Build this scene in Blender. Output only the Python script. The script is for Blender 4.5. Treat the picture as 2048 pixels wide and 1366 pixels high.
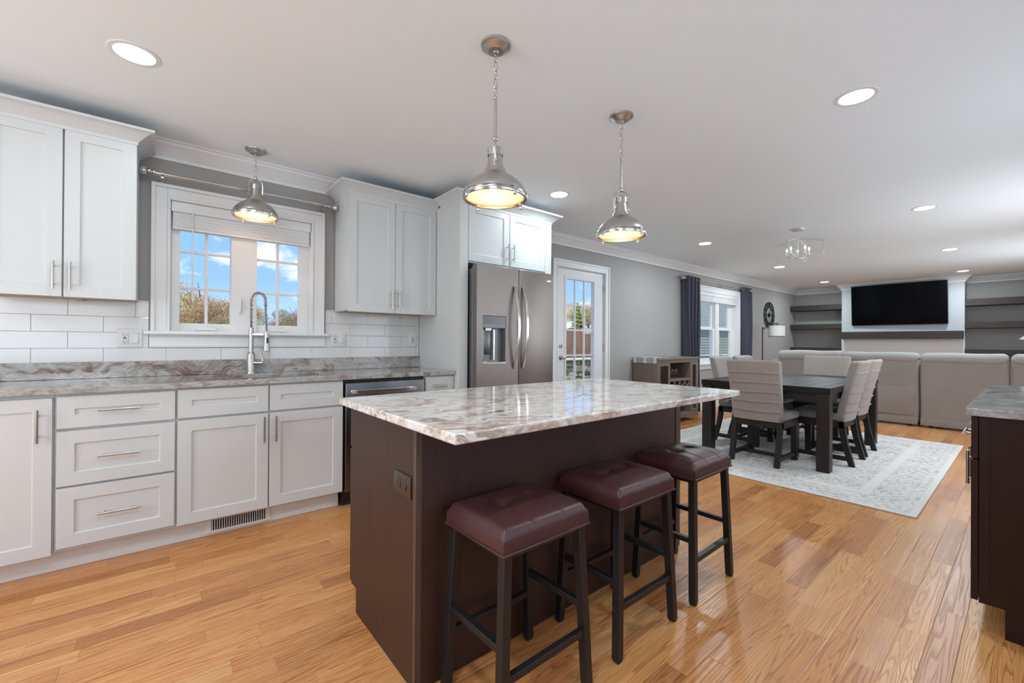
import bpy, bmesh, math, random
from mathutils import Vector, Matrix
S = bpy.context.scene
for o in list(bpy.data.objects): bpy.data.objects.remove(o)
COL = S.collection
R = math.radians
PI = math.pi

# ------------------------------------------------------------------ camera
cam_d = bpy.data.cameras.new('camera'); cam = bpy.data.objects.new('camera', cam_d); COL.objects.link(cam)
cam_d.sensor_width = 36.0; cam_d.lens = 36.0*855.7/2048; cam_d.clip_start = 0.02; cam_d.clip_end = 400
yaw, pitch, roll = R(50.414), R(0.126), R(0.34)
f = Vector((math.cos(yaw)*math.cos(pitch), math.sin(yaw)*math.cos(pitch), math.sin(pitch)))
r0 = Vector((math.sin(yaw), -math.cos(yaw), 0)); u0 = r0.cross(f)
rr = math.cos(roll)*r0 + math.sin(roll)*u0; uu = -math.sin(roll)*r0 + math.cos(roll)*u0
cam.matrix_world = Matrix(((rr.x, uu.x, -f.x, 0), (rr.y, uu.y, -f.y, 0), (rr.z, uu.z, -f.z, 1.146), (0, 0, 0, 1)))
S.camera = cam

# ------------------------------------------------------------------ exposure
S.view_settings.view_transform = 'Standard'; S.view_settings.look = 'None'
S.view_settings.exposure = 0.43; S.view_settings.gamma = 1.0; S.view_settings.use_curve_mapping = False

# ------------------------------------------------------------------ node helpers
class NT:
    def __init__(s, tree): s.t = tree; s.n = tree.nodes; s.l = tree.links
    def new(s, typ, **kw):
        n = s.n.new(typ)
        for k, v in kw.items(): setattr(n, k, v)
        return n
    def put(s, sock, v):
        if v is None: return
        if isinstance(v, bpy.types.NodeSocket): s.l.new(v, sock)
        else:
            if isinstance(v, tuple) and len(v) == 3 and sock.type == 'RGBA': v = (*v, 1)
            sock.default_value = v
    def m(s, op, a, b=None, c=None, clamp=False):
        n = s.new('ShaderNodeMath', operation=op, use_clamp=clamp)
        s.put(n.inputs[0], a); s.put(n.inputs[1], b)
        if c is not None: s.put(n.inputs[2], c)
        return n.outputs[0]
    def vm(s, op, a, b=None):
        n = s.new('ShaderNodeVectorMath', operation=op); s.put(n.inputs[0], a)
        if b is not None: s.put(n.inputs['Scale'] if op == 'SCALE' else n.inputs[1], b)
        return n.outputs[0]
    def mapping(s, v, sc=(1, 1, 1), rot=(0, 0, 0), loc=(0, 0, 0)):
        n = s.new('ShaderNodeMapping'); s.put(n.inputs[0], v)
        n.inputs['Location'].default_value = loc; n.inputs['Rotation'].default_value = rot; n.inputs['Scale'].default_value = sc
        return n.outputs[0]
    def noise(s, v, scale=5, detail=3, rough=.5, dist=0, col=False, w=None):
        n = s.new('ShaderNodeTexNoise'); s.put(n.inputs['Vector'], v)
        if w is not None: n.noise_dimensions = '4D'; s.put(n.inputs['W'], w)
        n.inputs['Scale'].default_value = scale; n.inputs['Detail'].default_value = detail
        n.inputs['Roughness'].default_value = rough; n.inputs['Distortion'].default_value = dist
        return n.outputs[1 if col else 0]
    def ramp(s, fac, stops, interp='LINEAR'):
        n = s.new('ShaderNodeValToRGB'); s.put(n.inputs[0], fac); e = n.color_ramp; e.interpolation = interp
        while len(e.elements) < len(stops): e.elements.new(.5)
        for el, (p, c) in zip(e.elements, stops):
            el.position = p; el.color = (c, c, c, 1) if isinstance(c, (int, float)) else (*c, 1)
        return n.outputs[0]
    def mix(s, fac, a, b, blend='MIX'):
        n = s.new('ShaderNodeMix', data_type='RGBA', blend_type=blend)
        s.put(n.inputs[0], fac); s.put(n.inputs[6], a); s.put(n.inputs[7], b)
        return n.outputs[2]
    def bump(s, h, strength=.3, dist=.01):
        n = s.new('ShaderNodeBump'); s.put(n.inputs['Height'], h)
        n.inputs['Strength'].default_value = strength; n.inputs['Distance'].default_value = dist
        return n.outputs[0]
    def xyz(s, v):
        n = s.new('ShaderNodeSeparateXYZ'); s.put(n.inputs[0], v); return n.outputs
    def comb(s, x=0., y=0., z=0.):
        n = s.new('ShaderNodeCombineXYZ'); s.put(n.inputs[0], x); s.put(n.inputs[1], y); s.put(n.inputs[2], z); return n.outputs[0]
    def white(s, v, dim='3D'):
        n = s.new('ShaderNodeTexWhiteNoise', noise_dimensions=dim)
        s.put(n.inputs['W' if dim == '1D' else 'Vector'], v); return n.outputs[0]
    def obj(s): return s.new('ShaderNodeTexCoord').outputs['Object']

# ------------------------------------------------------------------ sky and sun
W = bpy.data.worlds.new('sky'); S.world = W; W.use_nodes = True
t = NT(W.node_tree); t.n.clear()
d = t.new('ShaderNodeTexCoord').outputs['Generated']; x, y, z = t.xyz(d)
el = t.m('ABSOLUTE', z)
sky = t.ramp(el, [(0, (.56, .74, .97)), (.12, (.29, .52, .90)), (.45, (.20, .42, .86)), (1, (.12, .28, .70))])
cz = t.m('ADD', el, .10)
cp = t.mapping(d, (4.6, 4.6, 8.5), (0, 0, 0), (.35, 1.9, .2))
cl = t.noise(cp, 1.0, 8, .58, .15)
cl = t.ramp(cl, [(.515, 0.), (.60, 1.)])
fade = t.ramp(el, [(.02, 0.25), (.10, 1.)])
col = t.mix(t.m('MULTIPLY', cl, fade), sky, (.93, .94, 1.0))
bg = t.new('ShaderNodeBackground'); t.put(bg.inputs[0], col); bg.inputs[1].default_value = 0.95
out = t.new('ShaderNodeOutputWorld'); t.l.new(bg.outputs[0], out.inputs[0])
sun_d = bpy.data.lights.new('sun', 'SUN'); sun_d.energy = 4.2; sun_d.angle = R(.6); sun_d.color = (1, .95, .86)
sun = bpy.data.objects.new('sun', sun_d); COL.objects.link(sun)
sun.rotation_euler = Vector((.80, .30, -.75)).to_track_quat('-Z', 'Y').to_euler()

# daylight: area lights added for fill, in added windows behind and right of the camera (their openings are in the room shell)
def daylight(x, y, z, w, h, to, power):
    l = bpy.data.lights.new('window_daylight', 'AREA'); l.shape = 'RECTANGLE'; l.size = w; l.size_y = h; l.energy = power; l.color = (.97, .975, .985)
    o = bpy.data.objects.new('window_daylight', l); COL.objects.link(o); o.location = (x, y, z); o.rotation_euler = Vector(to).to_track_quat('-Z', 'Z').to_euler()
ADDED_RIGHT_WINDOWS = ((-1.75, -.35), (.55, 2.15), (2.75, 4.05), (4.9, 6.7), (8.0, 9.8)); ADDED_REAR_WINDOW = (.75, 2.75)
for (a, b), e in zip(ADDED_RIGHT_WINDOWS, (13, 4, 5.5, 18, 16)): daylight((a+b)/2, -.66, 1.45, b-a-.1, 1.1, (0, 1, .5 if a < 0 else .15), e)
daylight(-2.84, sum(ADDED_REAR_WINDOW)/2, 1.40, 1.9, 1.2, (1, 0, .7), 44)

# ------------------------------------------------------------------ materials
M = {}
def mat(name):
    m = bpy.data.materials.new(name); m.use_nodes = True; t = NT(m.node_tree)
    M[name] = m
    return t, t.n['Principled BSDF'], t.n['Material Output']
def pbr(name, color, rough=.5, metal=0., spec=.5, coat=0., **kw):
    t, b, o = mat(name)
    t.put(b.inputs['Base Color'], color); b.inputs['Roughness'].default_value = rough
    b.inputs['Metallic'].default_value = metal; b.inputs['Specular IOR Level'].default_value = spec
    if coat: b.inputs['Coat Weight'].default_value = coat; b.inputs['Coat Roughness'].default_value = kw.get('coat_rough', .05)
    return t, b
def paint(name, c, rough=.5, var=.03, bump=.08):
    t, b = pbr(name, c, rough)
    o = t.obj(); n = t.noise(o, 1.3, 3)
    t.put(b.inputs['Base Color'], t.mix(n, tuple(v*(1-var) for v in c), tuple(min(1, v*(1+var)) for v in c)))
    t.put(b.inputs['Normal'], t.bump(t.noise(o, 160, 2), bump, .0015))
paint('cabinet_white', (.61, .635, .637), .38, .01, .02)
paint('trim_white', (.77, .775, .775), .40, .01, .02)
paint('ceiling_paint', (.84, .905, .925), .9, .012, .15)
paint('wall_gray', (.358, .345, .332), .62, .02, .12)
paint('chimney_gray', (.50, .515, .54), .62, .02, .12)
paint('door_white', (.73, .735, .745), .35, .01, .02)
paint('plastic_white', (.72, .72, .72), .3, .01, .01)
paint('tile_white', (.72, .725, .72), .12, .02, .02)
paint('grout', (.40, .40, .40), .9, .05, .1)
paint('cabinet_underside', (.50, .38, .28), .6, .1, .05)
paint('brick_white', (.70, .70, .71), .7, .05, .2)
pbr('black_metal', (.012, .011, .012), .42)
pbr('black_plastic', (.01, .01, .011), .35)
pbr('rubber', (.02, .02, .02), .8)
pbr('chrome', (.78, .78, .79), .12, 1.)
pbr('screen', (.002, .002, .003), .10, 0, .12)
pbr('bronze_plastic', (.055, .036, .026), .28)
pbr('pale_silver', (.66, .65, .63), .35, .35)
pbr('gap_shade', (.012, .012, .012), .8)
pbr('silver_gray', (.19, .195, .20), .35, .6)

def metal(name, c, rough, stretch, bump=.06, var=.08):
    t, b = pbr(name, c, rough, 1.)
    n = t.noise(t.mapping(t.obj(), stretch), 1, 4, .6)
    t.put(b.inputs['Roughness'], t.m('ADD', t.m('MULTIPLY', n, .12), rough-.06))
    t.put(b.inputs['Base Color'], t.mix(n, tuple(v*(1-var) for v in c), tuple(min(1, v*(1+var)) for v in c)))
    t.put(b.inputs['Normal'], t.bump(n, bump, .0006))
metal('nickel', (.52, .50, .475), .33, (40, 40, 6), .008)
metal('nickel_bar', (.50, .47, .44), .3, (60, 60, 60), .01)
metal('steel', (.285, .255, .235), .40, (3, 3, 260), .05)
metal('steel_side', (.28, .28, .28), .5, (3, 3, 100), .03)
metal('steel_dark', (.135, .135, .142), .30, (3, 3, 260), .05)
metal('steel_bright', (.60, .59, .58), .22, (20, 20, 8), .01)

# oak strip floor, boards along X
t, b = pbr('oak_floor', (.5, .3, .15), .24, 0, .5)
o = t.obj(); x, y, z = t.xyz(o)
BW = .083
yr = t.m('DIVIDE', y, BW); row = t.m('FLOOR', yr); rrow = t.white(row, '1D')
L = t.m('ADD', t.m('MULTIPLY', rrow, .55), .42)
xs = t.m('DIVIDE', t.m('ADD', x, t.m('MULTIPLY', rrow, 37.)), L); brd = t.m('FLOOR', xs)
idv = t.comb(row, brd, 1.7); rnd = t.white(idv); rnd2 = t.white(t.comb(brd, row, 9.1))
fy = t.m('FRACT', yr); fx = t.m('FRACT', xs)
ey = t.m('MINIMUM', fy, t.m('SUBTRACT', 1., fy)); ex = t.m('MULTIPLY', t.m('MINIMUM', fx, t.m('SUBTRACT', 1., fx)), 8.)
seam = t.ramp(t.m('MINIMUM', ey, ex), [(0, 1.), (.022, 0.)])
base = t.ramp(rnd, [(0, (.48, .188, .062)), (.15, (.645, .277, .094)), (.45, (.73, .335, .117)), (.72, (.78, .377, .134)), (.9, (.81, .445, .176)), (1, (.58, .236, .084))])
off = t.m('MULTIPLY', rnd2, 60.)
gv = t.comb(t.m('ADD', t.m('MULTIPLY', x, .5), off), t.m('MULTIPLY', t.m('ADD', fy, off), 1.15), off)
gn = t.noise(gv, 1.0, 2, .45, .25)
rings = t.m('FRACT', t.m('MULTIPLY', gn, t.m('ADD', 18., t.m('MULTIPLY', rnd, 20.))))
lines = t.ramp(rings, [(0, 0.), (.55, .12), (.80, 1.), (.93, .85), (1, 0.)])
fine = t.noise(t.comb(t.m('MULTIPLY', x, 4.), t.m('MULTIPLY', y, 420.), off), 1, 3, .6)
pores = t.ramp(fine, [(.42, 0.), (.62, 1.)])
g = t.m('ADD', t.m('MULTIPLY', lines, .62), t.m('MULTIPLY', pores, .30))
big = t.noise(t.comb(t.m('MULTIPLY', x, 1.2), t.m('MULTIPLY', y, 5.), off), 1, 2)
c = t.mix(t.m('MULTIPLY', big, .25), base, (.70, .343, .128))
c = t.mix(g, c, t.mix(1., c, (.50, .34, .24), 'MULTIPLY'))
c = t.mix(t.m('MULTIPLY', seam, .55), c, (.16, .08, .04))
t.put(b.inputs['Base Color'], c)
t.put(b.inputs['Roughness'], t.m('ADD', t.m('MULTIPLY', t.m('ADD', lines, fine), .07), .22))
h = t.m('SUBTRACT', t.m('MULTIPLY', g, -.5), t.m('MULTIPLY', seam, 1.2))
h = t.m('ADD', h, t.m('MULTIPLY', t.noise(o, 5., 2), .8))
t.put(b.inputs['Normal'], t.bump(h, .16, .003))

def granite(name, tone, tan=(.345, .235, .175), amt=.8, sc=1.):
    t, b = pbr(name, (.7, .7, .7), .07, 0, .5)
    o = t.vm('SCALE', t.obj(), sc)
    wv = t.vm('SCALE', t.vm('SUBTRACT', t.noise(o, 2.2, 3, .55, 0, True), (.5, .5, .5)), .55)
    p = t.mapping(t.vm('ADD', o, wv), (2.6, 9., 9.), (0, 0, R(14)))
    a = t.noise(p, 1., 7, .62, .35)
    b2 = t.noise(t.mapping(t.vm('ADD', o, wv), (1.6, 3.4, 3.4), (0, 0, R(20)), (3, 1, 7)), 1., 4, .5, .6)
    c2 = t.noise(t.mapping(o, (30, 55, 55)), 1., 4, .6)
    veins = t.ramp(a, [(.27, (.19, .125, .095)), (.36, (.35, .25, .195)), (.42, (.57, .48, .42)), (.465, (.86, .83, .80)), (.54, (.84, .85, .84)),
                       (.60, (.58, .50, .44)), (.645, (.84, .80, .76)), (.72, (.40, .29, .23)), (.82, (.52, .54, .54))])
    gray = t.ramp(b2, [(.42, 0.), (.58, 1.)])
    cool = t.ramp(c2, [(.3, (.42, .44, .44)), (.5, (.76, .79, .79)), (.7, (.56, .59, .60))])
    c = t.mix(t.m('MULTIPLY', gray, .5), veins, cool)
    st = t.noise(t.mapping(t.vm('ADD', o, wv), (5., 42., 42.), (0, 0, R(16)), (2, 6, 1)), 1., 5, .65, .4)
    patch = t.noise(t.mapping(t.vm('ADD', o, wv), (1.9, 6., 6.), (0, 0, R(10)), (9, 4, 2)), 1., 6, .6, .5)
    brown = t.m('MULTIPLY', t.ramp(patch, [(.50, 0.), (.64, 1.)]), t.ramp(st, [(.38, .25), (.55, 1.)]))
    c = t.mix(t.m('MULTIPLY', brown, amt), c, tan)
    c = t.mix(t.m('MULTIPLY', t.ramp(st, [(.56, 0.), (.68, 1.)]), .35), c, (.34, .25, .20))
    c = t.mix(t.m('MULTIPLY', t.ramp(c2, [(.55, 0.), (.75, 1.)]), .25), c, (.26, .19, .16))
    c = t.mix(1., c, tone, 'MULTIPLY')
    t.put(b.inputs['Base Color'], c)
granite('granite', (.56, .555, .55), (.33, .215, .155), .95, 1.3); granite('granite_island', (.95, .935, .915), (.50, .31, .22), .95, 1.45); granite('granite_gray', (.58, .57, .565), (.42, .29, .22), .8, 1.4)

def wood(name, c1, c2, rough, scale, bump=.15, spec=.5, rings=9.):
    t, b = pbr(name, c1, rough, 0, spec)
    p = t.mapping(t.obj(), scale); n = t.noise(p, 1., 5, .6, .4)
    k = t.m('FRACT', t.m('MULTIPLY', n, rings)); k = t.m('MULTIPLY', k, t.m('ADD', .35, n))
    fine = t.noise(t.mapping(t.obj(), tuple(s*9 for s in scale)), 1., 3, .6)
    fac = t.m('ADD', t.m('MULTIPLY', k, .6), t.m('MULTIPLY', fine, .4))
    t.put(b.inputs['Base Color'], t.mix(fac, c1, c2)); t.put(b.inputs['Normal'], t.bump(fac, bump, .002))
wood('island_wood', (.035, .0135, .009), (.053, .0225, .0155), .5, (2., 2., 1.2), .03, .55, 6.)
wood('island_trim', (.075, .046, .034), (.105, .066, .048), .36, (14., 14., .8), .05)
wood('cabinet_espresso', (.018, .007, .006), (.030, .012, .010), .30, (12., 12., .8), .03, .25)
wood('table_wood', (.008, .007, .007), (.022, .019, .019), .36, (1.2, 22., 22.), .22, .22)
wood('table_leg_wood', (.012, .0095, .0095), (.038, .031, .029), .42, (26., 26., 1.2), .2, .3)
wood('chair_wood', (.013, .011, .011), (.034, .029, .027), .42, (26., 26., 2.), .12, .3)
wood('beam_wood', (.022, .015, .0125), (.058, .040, .032), .6, (22., 1.6, 22.), .3)
wood('buffet_wood', (.165, .118, .092), (.27, .205, .165), .6, (9., 9., 1.), .12)

# leather
t, b = pbr('leather', (.075, .019, .021), .40, 0, .5)
v = t.new('ShaderNodeTexVoronoi'); v.inputs['Scale'].default_value = 420; t.put(v.inputs['Vector'], t.obj())
t.put(b.inputs['Normal'], t.bump(t.m('ADD', v.outputs['Distance'], t.m('MULTIPLY', t.noise(t.obj(), 30, 3), 2.)), .06, .002))
n = t.noise(t.obj(), 7, 3); t.put(b.inputs['Base Color'], t.mix(n, (.058, .020, .021), (.080, .030, .031)))

def fabric(name, c, var=.12, sc=(500, 500, 500), rough=.9, sheen=.25, bump=.3):
    t, b = pbr(name, c, rough, 0, .2)
    b.inputs['Sheen Weight'].default_value = sheen
    o = t.obj(); n = t.noise(t.mapping(o, sc), 1., 2, .5); l = t.noise(o, 6, 4)
    f = t.m('ADD', t.m('MULTIPLY', n, .6), t.m('MULTIPLY', l, .4))
    t.put(b.inputs['Base Color'], t.mix(f, tuple(v*(1-var) for v in c), tuple(min(1, v*(1+var)) for v in c)))
    t.put(b.inputs['Normal'], t.bump(t.m('ADD', n, t.m('MULTIPLY', l, 3.)), bump, .0015))
fabric('chair_fabric', (.345, .298, .27), .14)
fabric('chair_fabric_seat', (.24, .225, .215), .16)
fabric('sofa_fabric', (.31, .278, .258), .24, (140, 260, 260), .9, .3, .35)
fabric('sofa_headrest', (.37, .355, .35), .10, (140, 260, 260), .9, .3, .35)
fabric('curtain_fabric', (.050, .049, .074), .10, (300, 300, 300), .7, .3, .15)
fabric('curtain_lining', (.055, .055, .055), .06, (300, 300, 300), .85, .0, .1)
fabric('shade_fabric', (.80, .77, .73), .04, (300, 300, 300), .9, .0, .1)
fabric('runner_fabric', (.42, .43, .44), .2, (90, 90, 90), .95, .0, .3)
fabric('fringe_fabric', (.75, .74, .71), .1, (90, 90, 90), .95, .0, .3)

# rug: ivory field with worn gray motif and pale border bands
t, b = pbr('rug_pile', (.6, .6, .58), .95, 0, .1)
o = t.obj(); x, y, z = t.xyz(o)
cx = t.m('SUBTRACT', t.m('ABSOLUTE', x), 1.58); cy = t.m('SUBTRACT', t.m('ABSOLUTE', y), 1.225)
e = t.m('MULTIPLY', t.m('MAXIMUM', cx, cy), -1.)
n1 = t.noise(t.mapping(o, (42, 26, 1)), 1., 4, .65, .5); n2 = t.noise(o, 5., 3, .5)
v = t.new('ShaderNodeTexVoronoi', feature='DISTANCE_TO_EDGE'); v.inputs['Scale'].default_value = 17; t.put(v.inputs['Vector'], t.vm('ADD', o, t.vm('SCALE', t.noise(o, 12, 2, .5, 0, True), .08)))
mot = t.m('MULTIPLY', t.ramp(n1, [(.47, 0.), (.60, 1.)]), t.ramp(n2, [(.33, .25), (.62, 1.)]))
mot = t.m('MAXIMUM', mot, t.m('MULTIPLY', t.ramp(v.outputs['Distance'], [(.02, .7), (.07, 0.)]), t.ramp(n1, [(.42, 0.), (.55, 1.)])))
band = t.ramp(e, [(0, .0), (.035, .0), (.045, .9), (.07, .9), (.078, .25), (.10, .9), (.30, .9), (.31, .1), (.37, .1), (.38, 1.), (1, 1.)])
fac = t.m('MULTIPLY', mot, band)
wv = t.noise(t.mapping(o, (30, 300, 1)), 1., 2)
c = t.mix(t.m('MULTIPLY', fac, .85), t.mix(wv, (.71, .68, .645), (.82, .79, .755)), (.25, .245, .25))
t.put(b.inputs['Base Color'], c); t.put(b.inputs['Normal'], t.bump(t.m('ADD', wv, n1), .4, .003))

def glass(name, refl, tint=(1, 1, 1), rough=0.):
    t, b, o = mat(name); t.n.remove(b)
    tr = t.new('ShaderNodeBsdfTransparent'); t.put(tr.inputs[0], tint)
    gl = t.new('ShaderNodeBsdfGlossy'); gl.inputs['Roughness'].default_value = rough
    fr = t.new('ShaderNodeFresnel'); fr.inputs[0].default_value = 1.45
    mx = t.new('ShaderNodeMixShader'); t.put(mx.inputs[0], t.m('MULTIPLY', fr.outputs[0], refl))
    t.l.new(tr.outputs[0], mx.inputs[1]); t.l.new(gl.outputs[0], mx.inputs[2]); t.l.new(mx.outputs[0], o.inputs[0])
glass('window_glass', .008); glass('cabinet_glass', .9, (.80, .82, .80)); glass('crystal', 2., (.93, .95, .95), .02)
# ribbed lens of the pendants: part clear, part frosted
t, b, o = mat('lens_glass'); t.n.remove(b)
tr = t.new('ShaderNodeBsdfTransparent'); tr.inputs[0].default_value = (1, .96, .88, 1)
tl = t.new('ShaderNodeBsdfTranslucent'); tl.inputs[0].default_value = (.95, .90, .80, 1)
x, y, z = t.xyz(t.obj()); rad = t.m('SQRT', t.m('ADD', t.m('MULTIPLY', x, x), t.m('MULTIPLY', y, y)))
rib = t.m('SINE', t.m('MULTIPLY', rad, 700.))
t.put(tl.inputs['Normal'], t.bump(rib, .8, .004))
mx = t.new('ShaderNodeMixShader'); t.put(mx.inputs[0], t.m('ADD', .5, t.m('MULTIPLY', rib, .12)))
t.l.new(tr.outputs[0], mx.inputs[1]); t.l.new(tl.outputs[0], mx.inputs[2]); t.l.new(mx.outputs[0], o.inputs[0])
def emit(name, c, s):
    t, b, o = mat(name); t.put(b.inputs['Base Color'], (.8, .8, .8)); t.put(b.inputs['Emission Color'], c); b.inputs['Emission Strength'].default_value = s
emit('led_panel', (1, .985, .96), 9.0); emit('bulb_warm', (1, .62, .26), 40.); emit('candle_bulb', (1, .9, .78), .8)
# outdoors
def leaf(name, c1, c2, trans=.3):
    t, b = pbr(name, c1, .7, 0, .2); g = t.new('ShaderNodeNewGeometry')
    t.put(b.inputs['Base Color'], t.mix(g.outputs['Random Per Island'], c1, c2))
leaf('leaf_autumn', (.50, .35, .22), (.72, .55, .36)); leaf('leaf_olive', (.46, .40, .24), (.68, .60, .38)); leaf('leaf_red', (.52, .30, .22), (.68, .43, .30))
leaf('leaf_evergreen', (.12, .17, .04), (.42, .46, .13)); leaf('leaf_yellow', (.30, .26, .13), (.50, .42, .24))
paint('bark', (.12, .09, .07), .9, .3, .5); paint('grass_ground', (.16, .17, .08), .95, .3, .5)
t, b = pbr('mulch', (.12, .07, .05), .95, 0, .1); n = t.noise(t.obj(), 30, 6, .8)
t.put(b.inputs['Base Color'], t.ramp(n, [(.35, (.055, .030, .022)), (.5, (.17, .095, .06)), (.68, (.36, .23, .15))])); t.put(b.inputs['Normal'], t.bump(n, .8, .05))
t, b = pbr('field_stone', (.4, .38, .3), .9, 0, .1); n = t.noise(t.obj(), 3.5, 6, .7); g = t.new('ShaderNodeNewGeometry')
c = t.mix(g.outputs['Random Per Island'], (.24, .235, .17), (.42, .40, .29))
t.put(b.inputs['Base Color'], t.mix(1., c, t.ramp(n, [(.3, .55), (.7, 1.25)]), 'MULTIPLY')); t.put(b.inputs['Normal'], t.bump(n, .8, .05))
paint('cap_stone', (.55, .53, .44), .9, .1, .3); paint('siding_green', (.30, .31, .27), .6, .05, .05)
paint('roof_shingle', (.20, .225, .205), .95, .25, .4); paint('patio', (.42, .41, .39), .9, .1, .3)

# ------------------------------------------------------------------ mesh helpers
class MB:
    def __init__(s): s.bm = bmesh.new()
    def hexa(s, p):
        v = [s.bm.verts.new(q) for q in p]
        for i in ((0, 3, 2, 1), (4, 5, 6, 7), (0, 1, 5, 4), (1, 2, 6, 5), (2, 3, 7, 6), (3, 0, 4, 7)): s.bm.faces.new([v[k] for k in i])
        return s
    def box(s, x0, x1, y0, y1, z0, z1):
        if x0 > x1: x0, x1 = x1, x0
        if y0 > y1: y0, y1 = y1, y0
        if z0 > z1: z0, z1 = z1, z0
        return s.hexa([(x0, y0, z0), (x1, y0, z0), (x1, y1, z0), (x0, y1, z0), (x0, y0, z1), (x1, y0, z1), (x1, y1, z1), (x0, y1, z1)])
    def rbox(s, x0, x1, y0, y1, z0, z1, r, seg=3):
        b = bmesh.new(); bmesh.ops.create_cube(b, size=1)
        for v in b.verts: v.co = Vector(((x0+x1)/2+v.co.x*(x1-x0), (y0+y1)/2+v.co.y*(y1-y0), (z0+z1)/2+v.co.z*(z1-z0)))
        bmesh.ops.bevel(b, geom=b.edges[:], offset=r, segments=seg, profile=.5, affect='EDGES')
        me = bpy.data.meshes.new('t'); b.to_mesh(me); b.free(); s.bm.from_mesh(me); bpy.data.meshes.remove(me); return s
    def beam(s, a, b, w, d, up=(0, 0, 1)):
        a, b = Vector(a), Vector(b); k = (b-a).normalized(); x = k.cross(Vector(up))
        if x.length < 1e-4: x = k.cross(Vector((0, 1, 0)))
        x.normalize(); y = x.cross(k); x = x*w/2; y = y*d/2
        return s.hexa([a-x-y, a+x-y, a+x+y, a-x+y, b-x-y, b+x-y, b+x+y, b-x+y])
    def loft(s, pts, side, w, d, ws=None):
        # bar of rectangular section along pts, 'side' is the width direction
        rows = []; sd = Vector(side).normalized(); n = len(pts)
        for i, p in enumerate(pts):
            k = (pts[min(i+1, n-1)]-pts[max(i-1, 0)]).normalized(); y = sd.cross(k).normalized(); q = 1 if ws is None else ws[i]
            rows.append([s.bm.verts.new(p+sd*u*w/2*q+y*v*d/2) for u, v in ((-1, -1), (1, -1), (1, 1), (-1, 1))])
        for A, B in zip(rows, rows[1:]):
            for j in range(4): s.bm.faces.new((A[j], A[(j+1) % 4], B[(j+1) % 4], B[j]))
        s.bm.faces.new(rows[0][::-1]); s.bm.faces.new(rows[-1]); return s
    def prism(s, poly, a, b, plane='xz'):
        def P(u, w, h): return {'xy': (u, w, h), 'xz': (u, h, w), 'yz': (h, u, w)}[plane]
        v0 = [s.bm.verts.new(P(u, w, a)) for u, w in poly]; v1 = [s.bm.verts.new(P(u, w, b)) for u, w in poly]
        s.bm.faces.new(v0[::-1]); s.bm.faces.new(v1); n = len(poly)
        for i in range(n): s.bm.faces.new((v0[i], v0[(i+1) % n], v1[(i+1) % n], v1[i]))
        return s
    def tube(s, pts, r, n=10, closed=False, caps=True):
        pts = [Vector(p) for p in pts]; m = len(pts); rings = []; prev = None
        for i, p in enumerate(pts):
            a = pts[(i-1) % m] if (closed or i > 0) else p; b = pts[(i+1) % m] if (closed or i < m-1) else p
            k = (b-a).normalized()
            if prev is None:
                x = k.orthogonal().normalized()
            else:
                x = prev-k*prev.dot(k)
                x = x.normalized() if x.length > 1e-6 else k.orthogonal().normalized()
            prev = x; y = k.cross(x); rad = r[i] if isinstance(r, (list, tuple)) else r
            rings.append([s.bm.verts.new(p+x*math.cos(2*PI*j/n)*rad+y*math.sin(2*PI*j/n)*rad) for j in range(n)])
        for i in range(m if closed else m-1):
            A, B = rings[i], rings[(i+1) % m]
            if closed and i == m-1:
                o = min(range(n), key=lambda q: (A[0].co-B[q].co).length); B = B[o:]+B[:o]
            for j in range(n): s.bm.faces.new((A[j], A[(j+1) % n], B[(j+1) % n], B[j]))
        if caps and not closed: s.bm.faces.new(rings[0][::-1]); s.bm.faces.new(rings[-1])
        return s
    def cyl(s, a, b, r, n=16, r2=None): return s.tube([a, b], [r, r if r2 is None else r2], n)
    def lathe(s, prof, c=(0, 0, 0), n=32, axis='z', caps=False):
        def P(r, h, a):
            q = {'z': (r*math.cos(a), r*math.sin(a), h), 'x': (h, r*math.cos(a), r*math.sin(a)), 'y': (r*math.sin(a), h, r*math.cos(a))}[axis]
            return (c[0]+q[0], c[1]+q[1], c[2]+q[2])
        rings = []
        for r, h in prof:
            rings.append([s.bm.verts.new(P(0, h, 0))] if r < 1e-6 else [s.bm.verts.new(P(r, h, 2*PI*j/n)) for j in range(n)])
        for A, B in zip(rings, rings[1:]):
            if len(A) == 1 and len(B) == 1: continue
            for j in range(n):
                k = (j+1) % n
                f = (A[0], B[k], B[j]) if len(A) == 1 else (A[j], A[k], B[0]) if len(B) == 1 else (A[j], A[k], B[k], B[j])
                s.bm.faces.new(f)
        if caps:
            if len(rings[0]) > 1: s.bm.faces.new(rings[0][::-1])
            if len(rings[-1]) > 1: s.bm.faces.new(rings[-1])
        return s
    def sphere(s, c, r, n=16, sz=1.):
        return s.lathe([(r*math.sin(PI*i/10), -r*sz*math.cos(PI*i/10)) for i in range(11)], c, n)
    def grid(s, fn, nu, nv):
        g = [[s.bm.verts.new(fn(i/nu, j/nv)) for j in range(nv+1)] for i in range(nu+1)]
        for i in range(nu):
            for j in range(nv): s.bm.faces.new((g[i][j], g[i+1][j], g[i+1][j+1], g[i][j+1]))
        return g
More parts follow.
